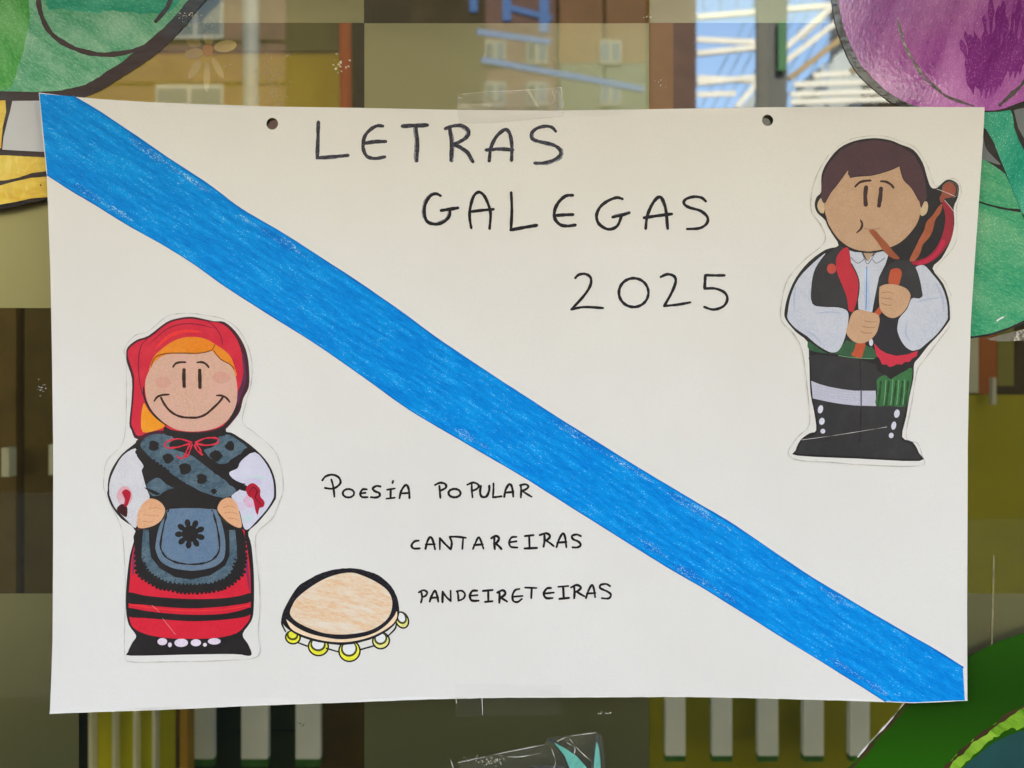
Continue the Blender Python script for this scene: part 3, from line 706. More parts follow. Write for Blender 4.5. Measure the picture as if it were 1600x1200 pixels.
F('backing_paper', cut, 0, [M['copy']], girl, thick=.00012)
Sx('cut_edge_shade', [cut], .9, .6, M['cut_edge_shade'], girl, closed=True, wob=.5)
sil = g1([(760, 775), (850, 808), (960, 888), (1042, 980), (1082, 1080), (1088, 1180)]) + \
      g2([(1118, 130), (1078, 190), (1010, 270), (955, 325), (975, 410), (990, 600), (988, 800), (972, 880), (918, 962), (950, 1020), (974, 1080), (955, 1098), (860, 1086), (540, 1088), (225, 1092), (208, 1070), (235, 1010), (258, 968), (212, 900), (193, 800), (195, 650), (215, 470), (248, 318), (160, 242), (98, 160), (72, 90)]) + \
      g1([(35, 1140), (38, 1080), (60, 1010), (120, 920), (205, 850), (225, 825), (400, 745)])
body = F('outline', sil, .8, blk, girl)
# headscarf
hs_ = F('headscarf', g1([(150, 300), (158, 252), (215, 205), (290, 178), (400, 95), (480, 68), (560, 60), (640, 75), (700, 88), (762, 92), (830, 150), (882, 230), (908, 310), (918, 400), (916, 500), (882, 570), (862, 650), (820, 710), (765, 768), (690, 798), (560, 806), (420, 795), (225, 828), (182, 770), (168, 725), (180, 600), (185, 450), (155, 350)]), 1.4, PR('maroon_line', (70, 30, 42), None), girl)
F('scarf_cloth', g1([(160, 300), (172, 256), (225, 215), (300, 188), (405, 106), (480, 80), (560, 72), (640, 86), (735, 100), (790, 135), (840, 200), (872, 290), (885, 400), (876, 480), (858, 520), (845, 560), (820, 640), (760, 740), (600, 780), (420, 770), (300, 778), (225, 806), (192, 760), (180, 715), (192, 600), (200, 450), (185, 385)]), 2, PR('scarf_red', (206, 36, 58), (214, 48, 62)), hs_)
F('scarf_shadow', g1([(872, 300), (885, 300), (898, 400), (896, 480), (868, 550), (848, 620), (846, 540), (868, 480), (882, 400)]), 2.4, PR('plum', (96, 44, 72), (70, 36, 54)), hs_)
Sx('fold_line', [g1([(290, 190), (245, 240), (228, 320), (228, 420), (245, 520), (262, 570)]), g1([(640, 78), (700, 120), (740, 180), (752, 240)]), g1([(300, 225), (400, 140), (500, 105), (600, 108), (690, 130)])], 1.6, 2.8, PR('dark_red', (128, 26, 50)), hs_, taper=.6)
Sx('fold_line', [g1([(330, 260), (420, 180), (520, 150), (620, 155)])], 5.5, 2.6, PR('bright_red', (226, 52, 48)), hs_, taper=.9)
# hair and face
hair = F('hair', g1([(298, 400), (305, 350), (330, 300), (375, 260), (430, 220), (500, 192), (580, 186), (650, 200), (700, 228), (760, 268), (805, 315), (830, 385), (838, 430), (760, 420), (600, 330), (400, 330)]), 3.0, PR('orange', (228, 128, 28), (232, 142, 40)), girl)
F('hair', g1([(242, 690), (250, 630), (262, 600), (285, 640), (330, 690), (392, 738), (340, 768), (252, 780)]), 3.0, PR('amber', (238, 146, 30), (240, 160, 50)), girl)
Sx('hair_line', [g1([(305, 375), (330, 315), (400, 290), (500, 287), (600, 288), (680, 270), (705, 232)]), g1([(695, 270), (740, 325), (800, 358), (826, 388)])], 1.5, 4.6, PR('brown_line', (110, 58, 20)), girl, taper=.4)
face = F('face', g1([(268, 520), (272, 450), (300, 385), (335, 335), (400, 297), (500, 291), (600, 293), (680, 275), (700, 288), (740, 328), (790, 355), (822, 395), (840, 460), (845, 540), (838, 610), (805, 680), (755, 732), (680, 764), (570, 777), (470, 766), (395, 728), (330, 672), (285, 600)]), 3.6, PR('skin', (212, 166, 140), (218, 166, 146)), girl)
F('cheek', g1(ell(745, 440, 55, 38, 16)), 4.0, PR('blush', (212, 152, 132), (208, 158, 134)), face); F('cheek', g1(ell(380, 470, 48, 36, 16)), 4.0, PR('blush', (212, 152, 132)), face)
db = PR('brown_black', (54, 30, 20), (62, 38, 26))
Sx('face_line', [g1([(258, 500), (262, 560), (290, 625), (335, 685), (400, 738)])], 3.2, 4.2, blk, girl, taper=.5)
for e in ([(512, 392), (511, 440), (513, 494)], [(610, 395), (611, 445), (612, 500)]): Sx('eye', [g1(e)], 5.6, 4.4, db, face)
for e in ([(443, 374), (460, 352), (490, 344), (522, 344)], [(594, 345), (625, 344), (650, 356), (667, 377)]): Sx('eyebrow', [g1(e)], 3.4, 4.4, db, face, taper=.3)
Sx('mouth', [g1([(368, 566), (385, 600), (415, 640), (455, 670), (500, 686), (550, 690), (600, 688), (650, 668), (700, 625), (735, 590), (755, 562)])], 3.5, 4.4, db, face)
Sx('mouth', [g1([(325, 586), (345, 560), (380, 548), (418, 546)]), g1([(717, 552), (745, 552), (775, 565), (798, 592)])], 3.3, 4.7, db, face, taper=.3)
Sx('face_line', [g1([(855, 540), (845, 620), (812, 692), (760, 748)])], 5.0, 2.2, blk, girl, taper=.5)
F('collar_shade', g1([(390, 745), (430, 765), (560, 785), (690, 778), (765, 750), (770, 800), (700, 810), (560, 818), (420, 805), (385, 780)]), 3.0, blk, girl)
# sleeves
wl_ = PR('sleeve_white', (208, 203, 202), (216, 212, 208)); wr_ = PR('sleeve_lilac', (206, 202, 212), (212, 208, 218))
sl = F('sleeve', g1([(205, 882), (125, 930), (68, 1030), (46, 1100), (45, 1160)]) + g2([(88, 100), (115, 165), (150, 205), (200, 258), (248, 300), (262, 245), (285, 170), (335, 115), (318, 60), (300, 0)]) + g1([(255, 1060), (245, 1020), (256, 990), (215, 930)]), 1.4, wl_, girl)
F('sleeve_blush', g2(ell(180, 100, 48, 62, 14)), 1.8, PR('pink_shade', (220, 160, 165), (206, 190, 192)), sl)
F('ribbon', g2([(163, 78), (188, 58), (216, 76), (216, 108), (205, 140), (196, 162), (175, 160), (182, 120)]), 2.2, PR('ribbon_red', (172, 22, 46)), sl)
F('ribbon_shadow', g2([(132, 178), (160, 150), (190, 160), (198, 190), (190, 232), (150, 205)]), 2.0, PR('wine', (62, 18, 26)), sl)
sr = F('sleeve', g1([(955, 905), (1030, 985), (1068, 1075), (1075, 1170)]) + g2([(1105, 125), (1068, 185), (1000, 262), (952, 308), (925, 290), (905, 205), (880, 145), (850, 108), (862, 85), (900, 60), (940, 20)]) + g1([(880, 1100), (830, 1078), (802, 1052), (800, 1028), (848, 1005), (870, 960)]), 1.4, wr_, girl)
for cx, cy, rx, ry, m in ((985, 10, 55, 26, (206, 190, 212)), (1000, -10, 60, 18, (190, 214, 202)), (905, 165, 30, 26, (212, 186, 206)), (950, 235, 34, 22, (188, 212, 206)), (965, 130, 40, 40, (222, 150, 175))):
    F('sleeve_tint', g2(ell(cx, cy, rx, ry, 14)), 1.7 + random.random() * .3, PR('tint%d' % (m[0] + m[1]), m, (208, 204, 212)), sr)
F('ribbon', g2([(940, 58), (955, 30), (985, 18), (1015, 38), (1030, 62), (1030, 100), (1056, 135), (1050, 165), (1025, 175), (1015, 215), (1000, 190), (985, 120), (955, 98)]), 2.4, PR('ribbon_red', (172, 22, 46)), sr)
Sx('ribbon_line', [g2([(960, 80), (985, 45), (1010, 70), (1000, 110), (1035, 150)])], 1.6, 2.9, PR('wine', (62, 18, 26)), sr, taper=.4)
# shawl
sb = crayon('print_shawl_lace', A(88, 108, 118), A(112, 130, 138), A(62, 80, 90), 35, speck=.70, speck_soft=.12, sc=900, stretch=1.6, patch=120, fine=.4, speck_col=A(36, 42, 46))
sh = F('shawl', g1([(235, 858), (290, 803), (390, 792), (450, 818), (420, 850), (430, 880), (500, 905), (570, 935), (640, 985), (720, 1045), (790, 1095), (835, 1135), (825, 1165), (760, 1190), (650, 1165), (570, 1125), (470, 1070), (400, 1015), (330, 965), (275, 915)]), 1.6, sb, girl, jag=.5)
F('shawl', g1([(735, 805), (790, 795), (880, 850), (908, 885), (850, 930), (780, 975), (720, 972), (660, 925), (640, 890), (700, 870)]), 1.6, sb, girl, jag=.5)
F('shawl', g1([(275, 1112), (345, 1065), (400, 1108), (455, 1138), (400, 1160), (315, 1180)]), 1.6, sb, girl, jag=.3)
for cx, cy, r in ((320, 866, 32), (410, 946, 32), (516, 1010, 36), (622, 1072, 32), (802, 866, 30), (712, 930, 36), (700, 1150, 18)): F('shawl_dot', g1([(cx + r * math.cos(a_) * (1 + .22 * math.sin(a_ * 3.5 + cx)), cy + r * math.sin(a_)) for a_ in [i * math.pi / 6 for i in range(12)]]), 2.1, blk, sh)
Sx('fringe', [g1([(220, 905), (290, 960), (370, 1010), (440, 1075), (560, 1150), (640, 1195)])], 8, 2.3, blk, girl, wob=.22)
Sx('fringe', [g1([(620, 945), (700, 1010), (780, 1070), (850, 1120), (900, 1130)]), g1([(905, 895), (850, 945), (770, 1000)])], 8, 2.3, blk, girl, wob=.22)
bow = PR('bow', (206, 42, 62), (214, 60, 78))
Sx('neck_bow', [g1([(560, 845), (480, 822), (405, 840), (390, 862), (410, 880), (480, 872), (555, 848)]), g1([(585, 845), (650, 818), (722, 820), (718, 850), (650, 862), (585, 850)]), g1([(548, 858), (530, 895), (515, 930), (490, 945), (470, 930)]), g1([(562, 858), (540, 920), (520, 940)]), g1([(590, 858), (612, 885), (622, 918)]), g1([(578, 862), (595, 895), (628, 922)])], 2.5, 3.4, bow, girl, wob=.3)
# skirt, apron
sk = F('skirt', g2([(256, 322), (242, 400), (224, 500), (216, 620), (210, 720), (214, 850), (240, 918), (320, 960), (450, 984), (600, 990), (760, 984), (880, 955), (940, 900), (966, 850), (970, 720), (966, 560), (948, 420), (932, 345), (900, 300), (600, 290), (300, 300)]), 1.4, PR('skirt_red', (212, 34, 54), (220, 40, 58)), girl)
F('skirt_shade', g2([(256, 345), (262, 420), (250, 520), (232, 600), (231, 500), (246, 400)]), 1.8, PR('plum2', (132, 46, 84), (160, 40, 70)), sk); F('skirt_shade', g2([(924, 345), (942, 440), (960, 600), (962, 700), (944, 600), (922, 480)]), 1.8, PR('plum2', (132, 46, 84), (160, 40, 70)), sk)
F('skirt_stripe', g2([(208, 700), (300, 718), (420, 732), (600, 742), (780, 738), (900, 722), (970, 705), (970, 758), (880, 778), (760, 792), (600, 800), (420, 790), (300, 775), (208, 765)]), 2.0, blk, sk)
F('skirt_stripe', g2([(210, 797), (300, 812), (420, 828), (600, 840), (780, 836), (900, 815), (968, 795), (962, 842), (880, 862), (760, 874), (600, 880), (420, 868), (300, 858), (215, 850)]), 2.0, blk, sk)
Sx('skirt_line', [g2([(225, 775), (400, 802), (600, 815), (800, 808), (958, 782)])], 1.6, 2.4, PR('bright_red', (226, 52, 48)), sk)
ap = F('apron', g2([(250, 312), (248, 450), (256, 560), (285, 605), (330, 635), (390, 668), (450, 682), (520, 698), (600, 703), (690, 698), (760, 686), (830, 664), (880, 625), (928, 570), (938, 450), (925, 318), (800, 180), (460, 175), (400, 280)]), 2.4, blk, girl, jag=.5)
F('apron_ring', g2([(298, 310), (288, 400), (288, 490), (320, 560), (380, 608), (450, 638), (540, 654), (620, 656), (720, 648), (800, 620), (850, 580), (884, 490), (882, 400), (872, 312), (836, 312), (840, 400), (838, 470), (808, 532), (720, 592), (600, 618), (500, 606), (400, 552), (345, 480), (333, 400), (330, 312)]), 2.8, sb, ap, smooth=False, jag=.6)
F('apron_ring', g2([(395, 295), (374, 400), (376, 440), (405, 505), (470, 545), (540, 560), (620, 565), (720, 548), (775, 520), (805, 480), (812, 400), (800, 310), (770, 215), (735, 180), (465, 180), (430, 230)]), 2.8, PR('steel_blue', (104, 122, 138), (92, 112, 128), .15), ap)
Sx('apron_line', [g2([(455, 188), (430, 260), (405, 400), (420, 455), (455, 492), (530, 520), (640, 524), (725, 500), (772, 440), (770, 350), (752, 260), (728, 188)])], 2.6, 3.1, blk, ap, wob=.3)
F('apron_panel', g2([(470, 186), (445, 265), (420, 400), (440, 455), (480, 490), (540, 512), (640, 515), (715, 490), (758, 430), (756, 340), (735, 240), (712, 186)]), 3.3, PR('panel_blue', (98, 120, 142), (110, 130, 146), .15), ap)
F('flower_emblem', g2(ell(590, 335, 52, 52, 16)), 3.7, blk, ap)
for i in range(9):
    a_ = 2 * math.pi * i / 9 + .3; F('flower_petal', g2(ell(590 + 70 * math.cos(a_), 335 + 68 * math.sin(a_), 25, 18, 12, math.degrees(a_))), 3.9 + (i % 2) * .15, blk, ap)
F('waist_band', g2([(300, 45), (400, 85), (440, 150), (470, 178), (600, 172), (730, 180), (760, 150), (790, 120), (700, 85), (620, 60), (560, 40), (450, 60), (380, 95)]), 3.0, blk, girl)
hm = PR('hand', (222, 164, 120), (226, 176, 134), .12)
h1 = F('hand', g2([(258, 250), (266, 195), (298, 142), (345, 115), (400, 135), (432, 178), (426, 218), (402, 258), (355, 288), (290, 302), (260, 290)]), 4.0, hm, girl)
h2 = F('hand', g2([(764, 165), (788, 125), (838, 108), (878, 140), (900, 200), (915, 288), (880, 292), (828, 262), (788, 222), (766, 190)]), 4.0, hm, girl)
fl = PR('finger_line', (196, 128, 88))
Sx('finger_line', [g2([(330, 180), (370, 172), (405, 182)]), g2([(300, 215), (350, 222), (395, 225)]), g2([(290, 255), (330, 262), (360, 255)])], .9, 4.5, fl, h1)
Sx('finger_line', [g2([(800, 170), (840, 160), (868, 172)]), g2([(805, 205), (850, 200), (885, 212)]), g2([(830, 240), (865, 238), (895, 250)])], .9, 4.5, fl, h2)
Sx('hand_line', [g2([(402, 262), (425, 235), (440, 190)]), g2([(758, 180), (775, 225), (830, 270)])], 1.8, 4.6, PR('olive_ink', (60, 58, 40)), girl, taper=.4)
for cx, cy, rx, ry in ((420, 1006, 30, 22), (467, 1026, 12, 15), (537, 1014, 42, 26), (628, 1014, 32, 22), (684, 1027, 12, 12), (742, 1006, 40, 20)):
    F('petticoat_lace', g2(ell(cx, cy, rx, ry, 14)), 1.2, PR('lace', (222, 204, 212)), girl)

def scallops(path, r, step, lay, mat, root):
    parts = []; acc = 0; last = path[0]
    for p in cr(path, 10, False)[1:]:
        acc += math.dist(p, last); last = p
        if acc >= step:
            acc = 0; rr = r * random.uniform(.85, 1.2); e = ell(p[0], p[1], rr, rr, 9)
            V = [on_sheet(x, y, lay + 4 + (len(parts) % 2) * .2) for x, y in e]; parts.append((V, [tuple(range(9))]))
    V, Fc = merge(parts); return build('scallop_trim', V, Fc, mat, root)
scallops(g2([(250, 420), (254, 560), (285, 607), (330, 637), (390, 670), (450, 684), (520, 700), (600, 705), (690, 700), (760, 688), (830, 666), (880, 627), (930, 572), (940, 450), (932, 360)]), 2.6, 5.6, 2.55, blk, ap)
scallops(g2([(300, 500), (328, 560), (385, 606), (450, 634), (540, 650), (620, 652), (720, 644), (800, 616), (846, 576), (876, 490)]), 1.9, 5.2, 3.2, blk, ap)
scallops(g1([(225, 895), (295, 948), (375, 998), (445, 1062), (565, 1138)]), 3.0, 6.5, 2.7, blk, girl); scallops(g1([(625, 930), (708, 998), (786, 1058), (850, 1105)]), 3.0, 6.5, 2.7, blk, girl)
scallops(g1([(215, 915), (285, 972), (362, 1022), (432, 1088)]), 2.6, 6.5, 2.9, blk, girl)

# ---- boy ----------------------------------------------------------------------------------------
boy = thing('paper_figure', 'printed paper cut-out of a dark-haired boy playing bagpipes, right on the poster', 'paper cut-out', on_sheet(1340, 715))
def b1(p): return [(1210 + x / 4, 200 + y / 4) for x, y in p]
def b2(p): return [(1210 + x / 4, 450 + y / 4) for x, y in p]
cut = b1([(335, 170), (270, 280), (232, 400), (230, 520), (285, 600), (318, 680), (290, 740), (180, 830), (80, 950), (45, 1080), (38, 1180)]) + \
      b2([(60, 230), (110, 275), (165, 365), (188, 480), (205, 620), (222, 800), (210, 872), (150, 930), (92, 1015), (108, 1058), (180, 1080), (360, 1090), (560, 1105), (905, 1110), (915, 1040), (890, 970), (820, 930), (860, 700), (890, 520), (935, 450), (1090, 240)]) + \
      b1([(1100, 1050), (1060, 960), (1005, 880), (1125, 720), (1130, 500), (1158, 420), (1145, 345), (1090, 318), (1005, 368), (970, 290), (940, 220), (870, 125), (780, 85), (650, 50), (480, 70), (390, 120)])
F('backing_paper', cut, 0, [M['copy']], boy, thick=.00012)
Sx('cut_edge_shade', [cut[:32]], 1.3, .6, M['cut_edge_shade'], boy, wob=.5); Sx('cut_edge_shade', [cut[32:]], .7, .6, M['cut_edge_shade'], boy, wob=.5)
sil = b1([(292, 300), (325, 220), (400, 130), (500, 82), (620, 66), (720, 80), (780, 105), (862, 140), (920, 220), (948, 310), (972, 372), (1008, 378), (1060, 332), (1102, 330), (1142, 365), (1136, 440), (1112, 500), (1116, 600), (1095, 705), (1040, 815), (985, 878), (1050, 975), (1085, 1080), (1092, 1180)]) + \
      b2([(1085, 210), (1030, 285), (960, 360), (905, 432), (872, 475), (868, 560), (842, 680), (822, 800), (795, 930), (860, 962), (898, 1030), (900, 1080), (520, 1066), (145, 1048), (135, 1015), (165, 950), (220, 908), (262, 890), (250, 780), (225, 650), (215, 420), (205, 335), (130, 272), (68, 195)]) + \
      b1([(62, 1140), (82, 1050), (130, 940), (215, 835), (320, 760), (400, 735), (355, 655), (318, 580), (265, 530), (250, 480), (262, 432), (290, 400)])
F('outline', sil, .8, blk, boy)
tr = PR('trousers', (48, 46, 47), (56, 54, 54), .12)
tro = F('trousers', b2([(225, 420), (400, 430), (520, 445), (680, 490), (850, 500), (845, 620), (815, 760), (785, 935), (850, 975), (885, 1030), (885, 1068), (520, 1052), (160, 1036), (150, 1015), (180, 955), (270, 900), (262, 780), (238, 650), (228, 500)]), 1.2, tr, boy)
Sx('seam', [b2([(535, 450), (540, 700), (535, 900), (530, 960)])], 1.8, 1.6, blk, tro, wob=.3)
F('trouser_band', b2([(229, 580), (280, 600), (340, 617), (420, 632), (500, 642), (632, 642), (634, 738), (500, 734), (420, 725), (340, 712), (240, 690)]), 1.7, PR('band', (190, 187, 198), (182, 178, 184)), tro, smooth=False)
Sx('seam', [b2([(541, 640), (541, 735)])], 2.6, 2.0, PR('seam_grey', (92, 92, 108)), tro)
for y in (655, 672, 690, 705): Sx('seam', [b2([(250, y - 55 + 10), (380, y - 15), (530, y)])], .5, 2.0, PR('pale_line', (168, 166, 176)), tro)
for cx, cy, rx, ry in ((288, 758, 16, 26), (297, 833, 17, 22), (303, 895, 15, 15), (763, 785, 17, 26), (743, 860, 15, 26), (727, 921, 15, 17)):
    F('trouser_button', b2(ell(cx, cy, rx, ry, 14, 12)), 1.7, PR('button', (206, 204, 210)), tro)
gs = F('tassel_cloth', b2([(640, 575), (690, 545), (740, 560), (800, 525), (858, 500), (855, 580), (840, 660), (818, 738), (720, 736), (632, 732), (642, 650)]), 1.8, PR('green', (58, 112, 62), (48, 94, 54), .15), boy)
for x in (650, 700, 745, 785, 820): Sx('cloth_line', [b2([(x + 14, 585), (x + 6, 660), (x - 4, 732)])], 3.2, 2.2, PR('deep_green', (32, 66, 36)), gs, wob=.3)
for x in (690, 733, 770, 808): Sx('cloth_line', [b2([(x + 6, 575), (x, 660), (x - 8, 728)])], 1.1, 2.5, PR('pale_green', (110, 160, 112)), gs)
F('tassel_shadow', b2([(640, 470), (700, 480), (860, 462), (830, 510), (760, 545), (725, 570), (690, 540), (645, 520)]), 2.3, blk, boy)
# shirt and sleeves
wb = PR('shirt', (194, 195, 201), (204, 203, 207)); wb2 = PR('shirt_shade', (178, 184, 198))
s1 = F('sleeve', b1([(318, 782), (240, 845), (150, 940), (100, 1050), (82, 1150)]) + b2([(82, 195), (130, 252), (200, 300), (240, 335), (290, 372), (350, 402), (395, 395), (425, 350), (445, 290), (462, 200), (455, 145), (400, 122), (300, 118)]) + b1([(235, 1098), (228, 1000), (245, 900), (280, 835)]), 1.4, wb, boy)
Sx('sleeve_fold', [b2([(190, 265), (250, 300), (300, 360)]), b1([(130, 990), (120, 1080), (125, 1150)]), b2([(250, 160), (350, 150), (420, 160)])], 2.4, 1.8, PR('fold', (172, 178, 194), (180, 184, 196)), s1, taper=.9)
s2 = F('sleeve', b1([(875, 878), (930, 858), (985, 915), (1040, 990), (1072, 1085), (1078, 1170)]) + b2([(1072, 205), (1015, 285), (945, 350), (900, 385), (850, 390), (805, 350), (775, 290), (768, 240), (780, 190), (830, 130), (858, 65), (920, 58)]) + b1([(918, 1010), (900, 940)]), 1.4, wb, boy)
Sx('sleeve_fold', [b2([(880, 90), (960, 70), (1040, 60)]), b2([(830, 200), (820, 280), (850, 340)]), b1([(1000, 960), (1045, 1060), (1055, 1150)])], 2.4, 1.8, PR('fold', (172, 178, 194)), s2, taper=.9)
st = F('shirt', b1([(468, 765), (500, 775), (545, 778), (575, 830), (640, 778), (680, 770), (712, 792), (695, 850), (655, 930), (630, 1050), (612, 1150), (560, 1150), (525, 1130), (522, 1040), (525, 950), (480, 850)]), 1.6, wb, boy, smooth=False)
F('shirt_placket', b1([(562, 870), (592, 870), (598, 1140), (560, 1140)]), 2.0, PR('shirt_blue', (176, 190, 210)), st, smooth=False)
Sx('shirt_line', [b1([(578, 865), (576, 1000), (572, 1135)]), b1([(545, 775), (562, 815), (582, 850), (610, 815), (632, 775)]), b1([(478, 810), (520, 845), (560, 820)]), b1([(690, 812), (640, 845), (612, 820)])], 1.3, 2.3, PR('grey_line', (112, 116, 130)), st)
F('neck', b1([(552, 772), (626, 772), (584, 838)]), 2.4, PR('neck_skin', (176, 148, 118)), boy, smooth=False)
F('vest', b1([(330, 790), (400, 745), (460, 760), (470, 850), (500, 960), (510, 1060), (470, 1140), (440, 1128), (400, 1118), (320, 1112), (235, 1095), (228, 1000), (250, 900), (285, 838)]), 2.0, tr, boy)
F('vest_lapel', b1([(455, 745), (470, 790), (482, 850), (527, 950), (522, 1060), (502, 1140), (466, 1142), (452, 1060), (422, 980), (390, 900), (385, 822), (412, 770)]), 2.6, PR('lapel', (190, 40, 54), (182, 36, 52)), boy)
Sx('lapel_line', [b1([(482, 850), (527, 950), (522, 1060), (500, 1142)])], 1.8, 3.0, blk, boy)
F('vest_button', b1(ell(356, 880, 29, 32, 16)), 2.6, PR('brass', (186, 72, 58)), boy)
F('vest', b1([(720, 850), (800, 825), (868, 855), (905, 940), (920, 1055), (860, 1058), (800, 1010), (700, 1000), (640, 1060), (612, 1150), (640, 1000), (665, 920)]), 2.2, tr, boy)
# sash
sg = PR('sash_green', (52, 92, 60), (40, 74, 48), .15)
F('sash', b2([(210, 335), (250, 358), (300, 392), (370, 412), (440, 340), (480, 335), (620, 380), (630, 440), (520, 436), (380, 412), (300, 406), (215, 385)]), 1.1, sg, boy); F('sash', b2([(395, 405), (450, 325), (495, 345), (482, 418)]), 2.0, sg, boy, smooth=False); F('sash', b2([(556, 432), (572, 372), (612, 365), (626, 438)]), 2.0, sg, boy, smooth=False)
Sx('sash_line', [b2([(400, 422), (500, 436), (620, 442)])], 1.0, 2.4, PR('pale_green', (110, 160, 112)), boy)
# bagpipe
bp = F('pipe_bag', b2([(640, 180), (700, 185), (770, 190), (768, 250), (775, 300), (810, 360), (860, 392), (900, 385), (890, 430), (840, 462), (760, 480), (690, 470), (640, 420), (622, 350), (640, 260)]), 2.0, PR('bag_dark', (40, 38, 42)), boy)
F('bag_fringe', b2([(622, 345), (660, 385), (700, 408), (760, 424), (830, 415), (895, 392), (888, 425), (860, 440), (842, 462), (815, 462), (795, 478), (765, 476), (742, 488), (718, 494), (700, 478), (672, 478), (655, 440), (640, 425), (630, 390)]), 2.5, PR('fringe_red', (204, 44, 66), (190, 50, 60)), bp, smooth=False)
F('bag_cloth', b1([(1040, 462), (1075, 475), (1105, 520), (1108, 640), (1082, 722), (1015, 808), (945, 850), (880, 858), (858, 838), (940, 812), (1000, 758), (1045, 665), (1062, 560)]), 2.0, PR('bag_red', (146, 34, 48), (170, 30, 58)), bp)
F('bag_cloth', b1([(900, 840), (960, 810), (1010, 765), (1040, 700), (1060, 720), (1010, 800), (945, 846), (890, 856)]), 2.3, PR('bag_red_lit', (186, 32, 66)), bp)
pipe_c = PR('pipe_wood', (160, 84, 52), (176, 100, 66), .15)
F('drone_pipe', b1([(1018, 495), (1042, 478), (1032, 530), (1000, 575), (985, 640), (960, 690), (925, 730), (905, 790), (872, 832), (842, 826), (880, 745), (900, 700), (932, 640), (945, 590), (985, 545)]), 2.7, pipe_c, bp)
F('drone_pipe', b1([(1045, 365), (1072, 345), (1105, 350), (1125, 385), (1116, 425), (1085, 440), (1058, 445), (1036, 470), (1024, 440), (1040, 410)]), 2.7, PR('pipe_dark', (142, 72, 52), (160, 84, 60)), bp)
Sx('pipe_outline', [b1([(1040, 400), (1048, 360), (1090, 340), (1130, 365), (1132, 420), (1105, 440)])], 1.2, 3.2, PR('soft_grey', (96, 88, 78)), bp)
# head
he = F('face', b1([(313, 470), (350, 400), (400, 340), (455, 262), (470, 305), (600, 298), (700, 272), (772, 236), (802, 325), (852, 375), (897, 450), (908, 520), (890, 592), (850, 652), (790, 712), (710, 750), (600, 770), (500, 758), (420, 715), (360, 652), (325, 580)]), 2.4, PR('boy_skin', (192, 154, 120), (186, 148, 114)), boy)
for pts in ([(300, 435), (275, 455), (266, 490), (280, 525), (306, 535), (312, 490)], [(915, 470), (945, 462), (955, 490), (945, 535), (915, 552), (905, 520)]): F('ear', b1(pts), 2.2, PR('ear', (196, 170, 134)), boy)
F('hair', b1([(290, 440), (292, 360), (305, 290), (338, 222), (410, 140), (500, 94), (620, 78), (720, 92), (790, 122), (862, 168), (912, 250), (938, 340), (948, 440), (928, 470), (912, 505), (898, 452), (852, 375), (802, 322), (776, 238), (705, 270), (600, 297), (530, 300), (470, 312), (456, 260), (400, 342), (352, 400), (315, 465), (302, 470)]), 3.0, PR('hair_brown', (78, 50, 54), (70, 46, 50)), boy, smooth=False)
Sx('hair_line', [b1([(470, 312), (530, 301), (600, 298), (705, 271), (776, 240)]), b1([(456, 262), (400, 342), (352, 402), (315, 468)]), b1([(780, 250), (802, 322), (852, 376), (898, 455)])], 1.2, 3.3, PR('hair_dark', (48, 30, 32)), boy)
eb = PR('eye_brown', (58, 36, 36))
for e in ([(571, 372), (566, 425), (570, 480)], [(664, 380), (660, 430), (652, 486)]): Sx('eye', [b1(e)], 6.4, 3.2, eb, he)
for e in ([(503, 368), (530, 342), (565, 332), (600, 330)], [(662, 334), (695, 338), (725, 355), (742, 376)]): Sx('eyebrow', [b1(e)], 3.8, 3.2, db, he, taper=.3)
Sx('mouth', [b1([(536, 574), (548, 600), (540, 630), (512, 656)])], 3.6, 3.2, db, he, taper=.7); Sx('mouth', [b1([(562, 627), (600, 634), (660, 628)])], .8, 3.2, PR('lip_line', (136, 96, 76)), he)
F('blowpipe', b1([(592, 648), (604, 636), (630, 640), (665, 680), (705, 722), (742, 770), (782, 814), (755, 820), (715, 800), (672, 755), (640, 708)]), 3.6, PR('blowpipe', (150, 78, 48), (168, 92, 50)), bp)
Sx('face_line', [b1([(262, 450), (258, 490), (275, 535), (312, 545), (335, 610), (390, 690), (450, 740), (520, 768), (600, 778), (700, 762)])], 2.6, 3.3, blk, boy, taper=.4)
# hands and chanter
F('chanter', b1([(715, 975), (722, 900), (740, 880), (778, 878), (796, 905), (788, 945), (772, 985)]), 3.0, PR('chanter', (182, 78, 46), (190, 88, 54)), bp)
F('chanter', b2([(615, 165), (640, 135), (660, 112), (672, 150), (650, 180)]), 3.0, PR('chanter', (182, 78, 46)), bp, smooth=False); F('chanter', b2([(512, 345), (568, 342), (556, 400), (545, 434), (520, 436), (480, 418), (500, 385)]), 3.0, PR('chanter', (182, 78, 46)), bp)
F('bag_gap', b2(ell(604, 340, 13, 22, 12)), 3.0, PR('button', (206, 204, 210)), boy)
hk = PR('boy_hand', (196, 154, 118), (202, 162, 126))
h1 = F('hand', b2([(478, 172), (500, 145), (535, 135), (590, 148), (645, 165), (658, 200), (650, 245), (635, 285), (598, 325), (545, 346), (490, 332), (448, 280), (462, 222)]), 3.4, hk, boy)
h2 = F('hand', b1([(656, 1010), (665, 988), (710, 975), (770, 982), (825, 1005), (850, 1045), (840, 1090)]) + b2([(822, 130), (785, 170), (742, 188), (695, 172), (658, 120)]), 3.4, hk, boy)
kl = PR('knuckle', (150, 106, 76))
Sx('finger_line', [b2([(560, 205), (600, 212), (640, 210)]), b2([(545, 238), (590, 248), (632, 245)]), b2([(535, 270), (575, 282), (612, 280)])], 1.0, 3.8, kl, h1, taper=.6)
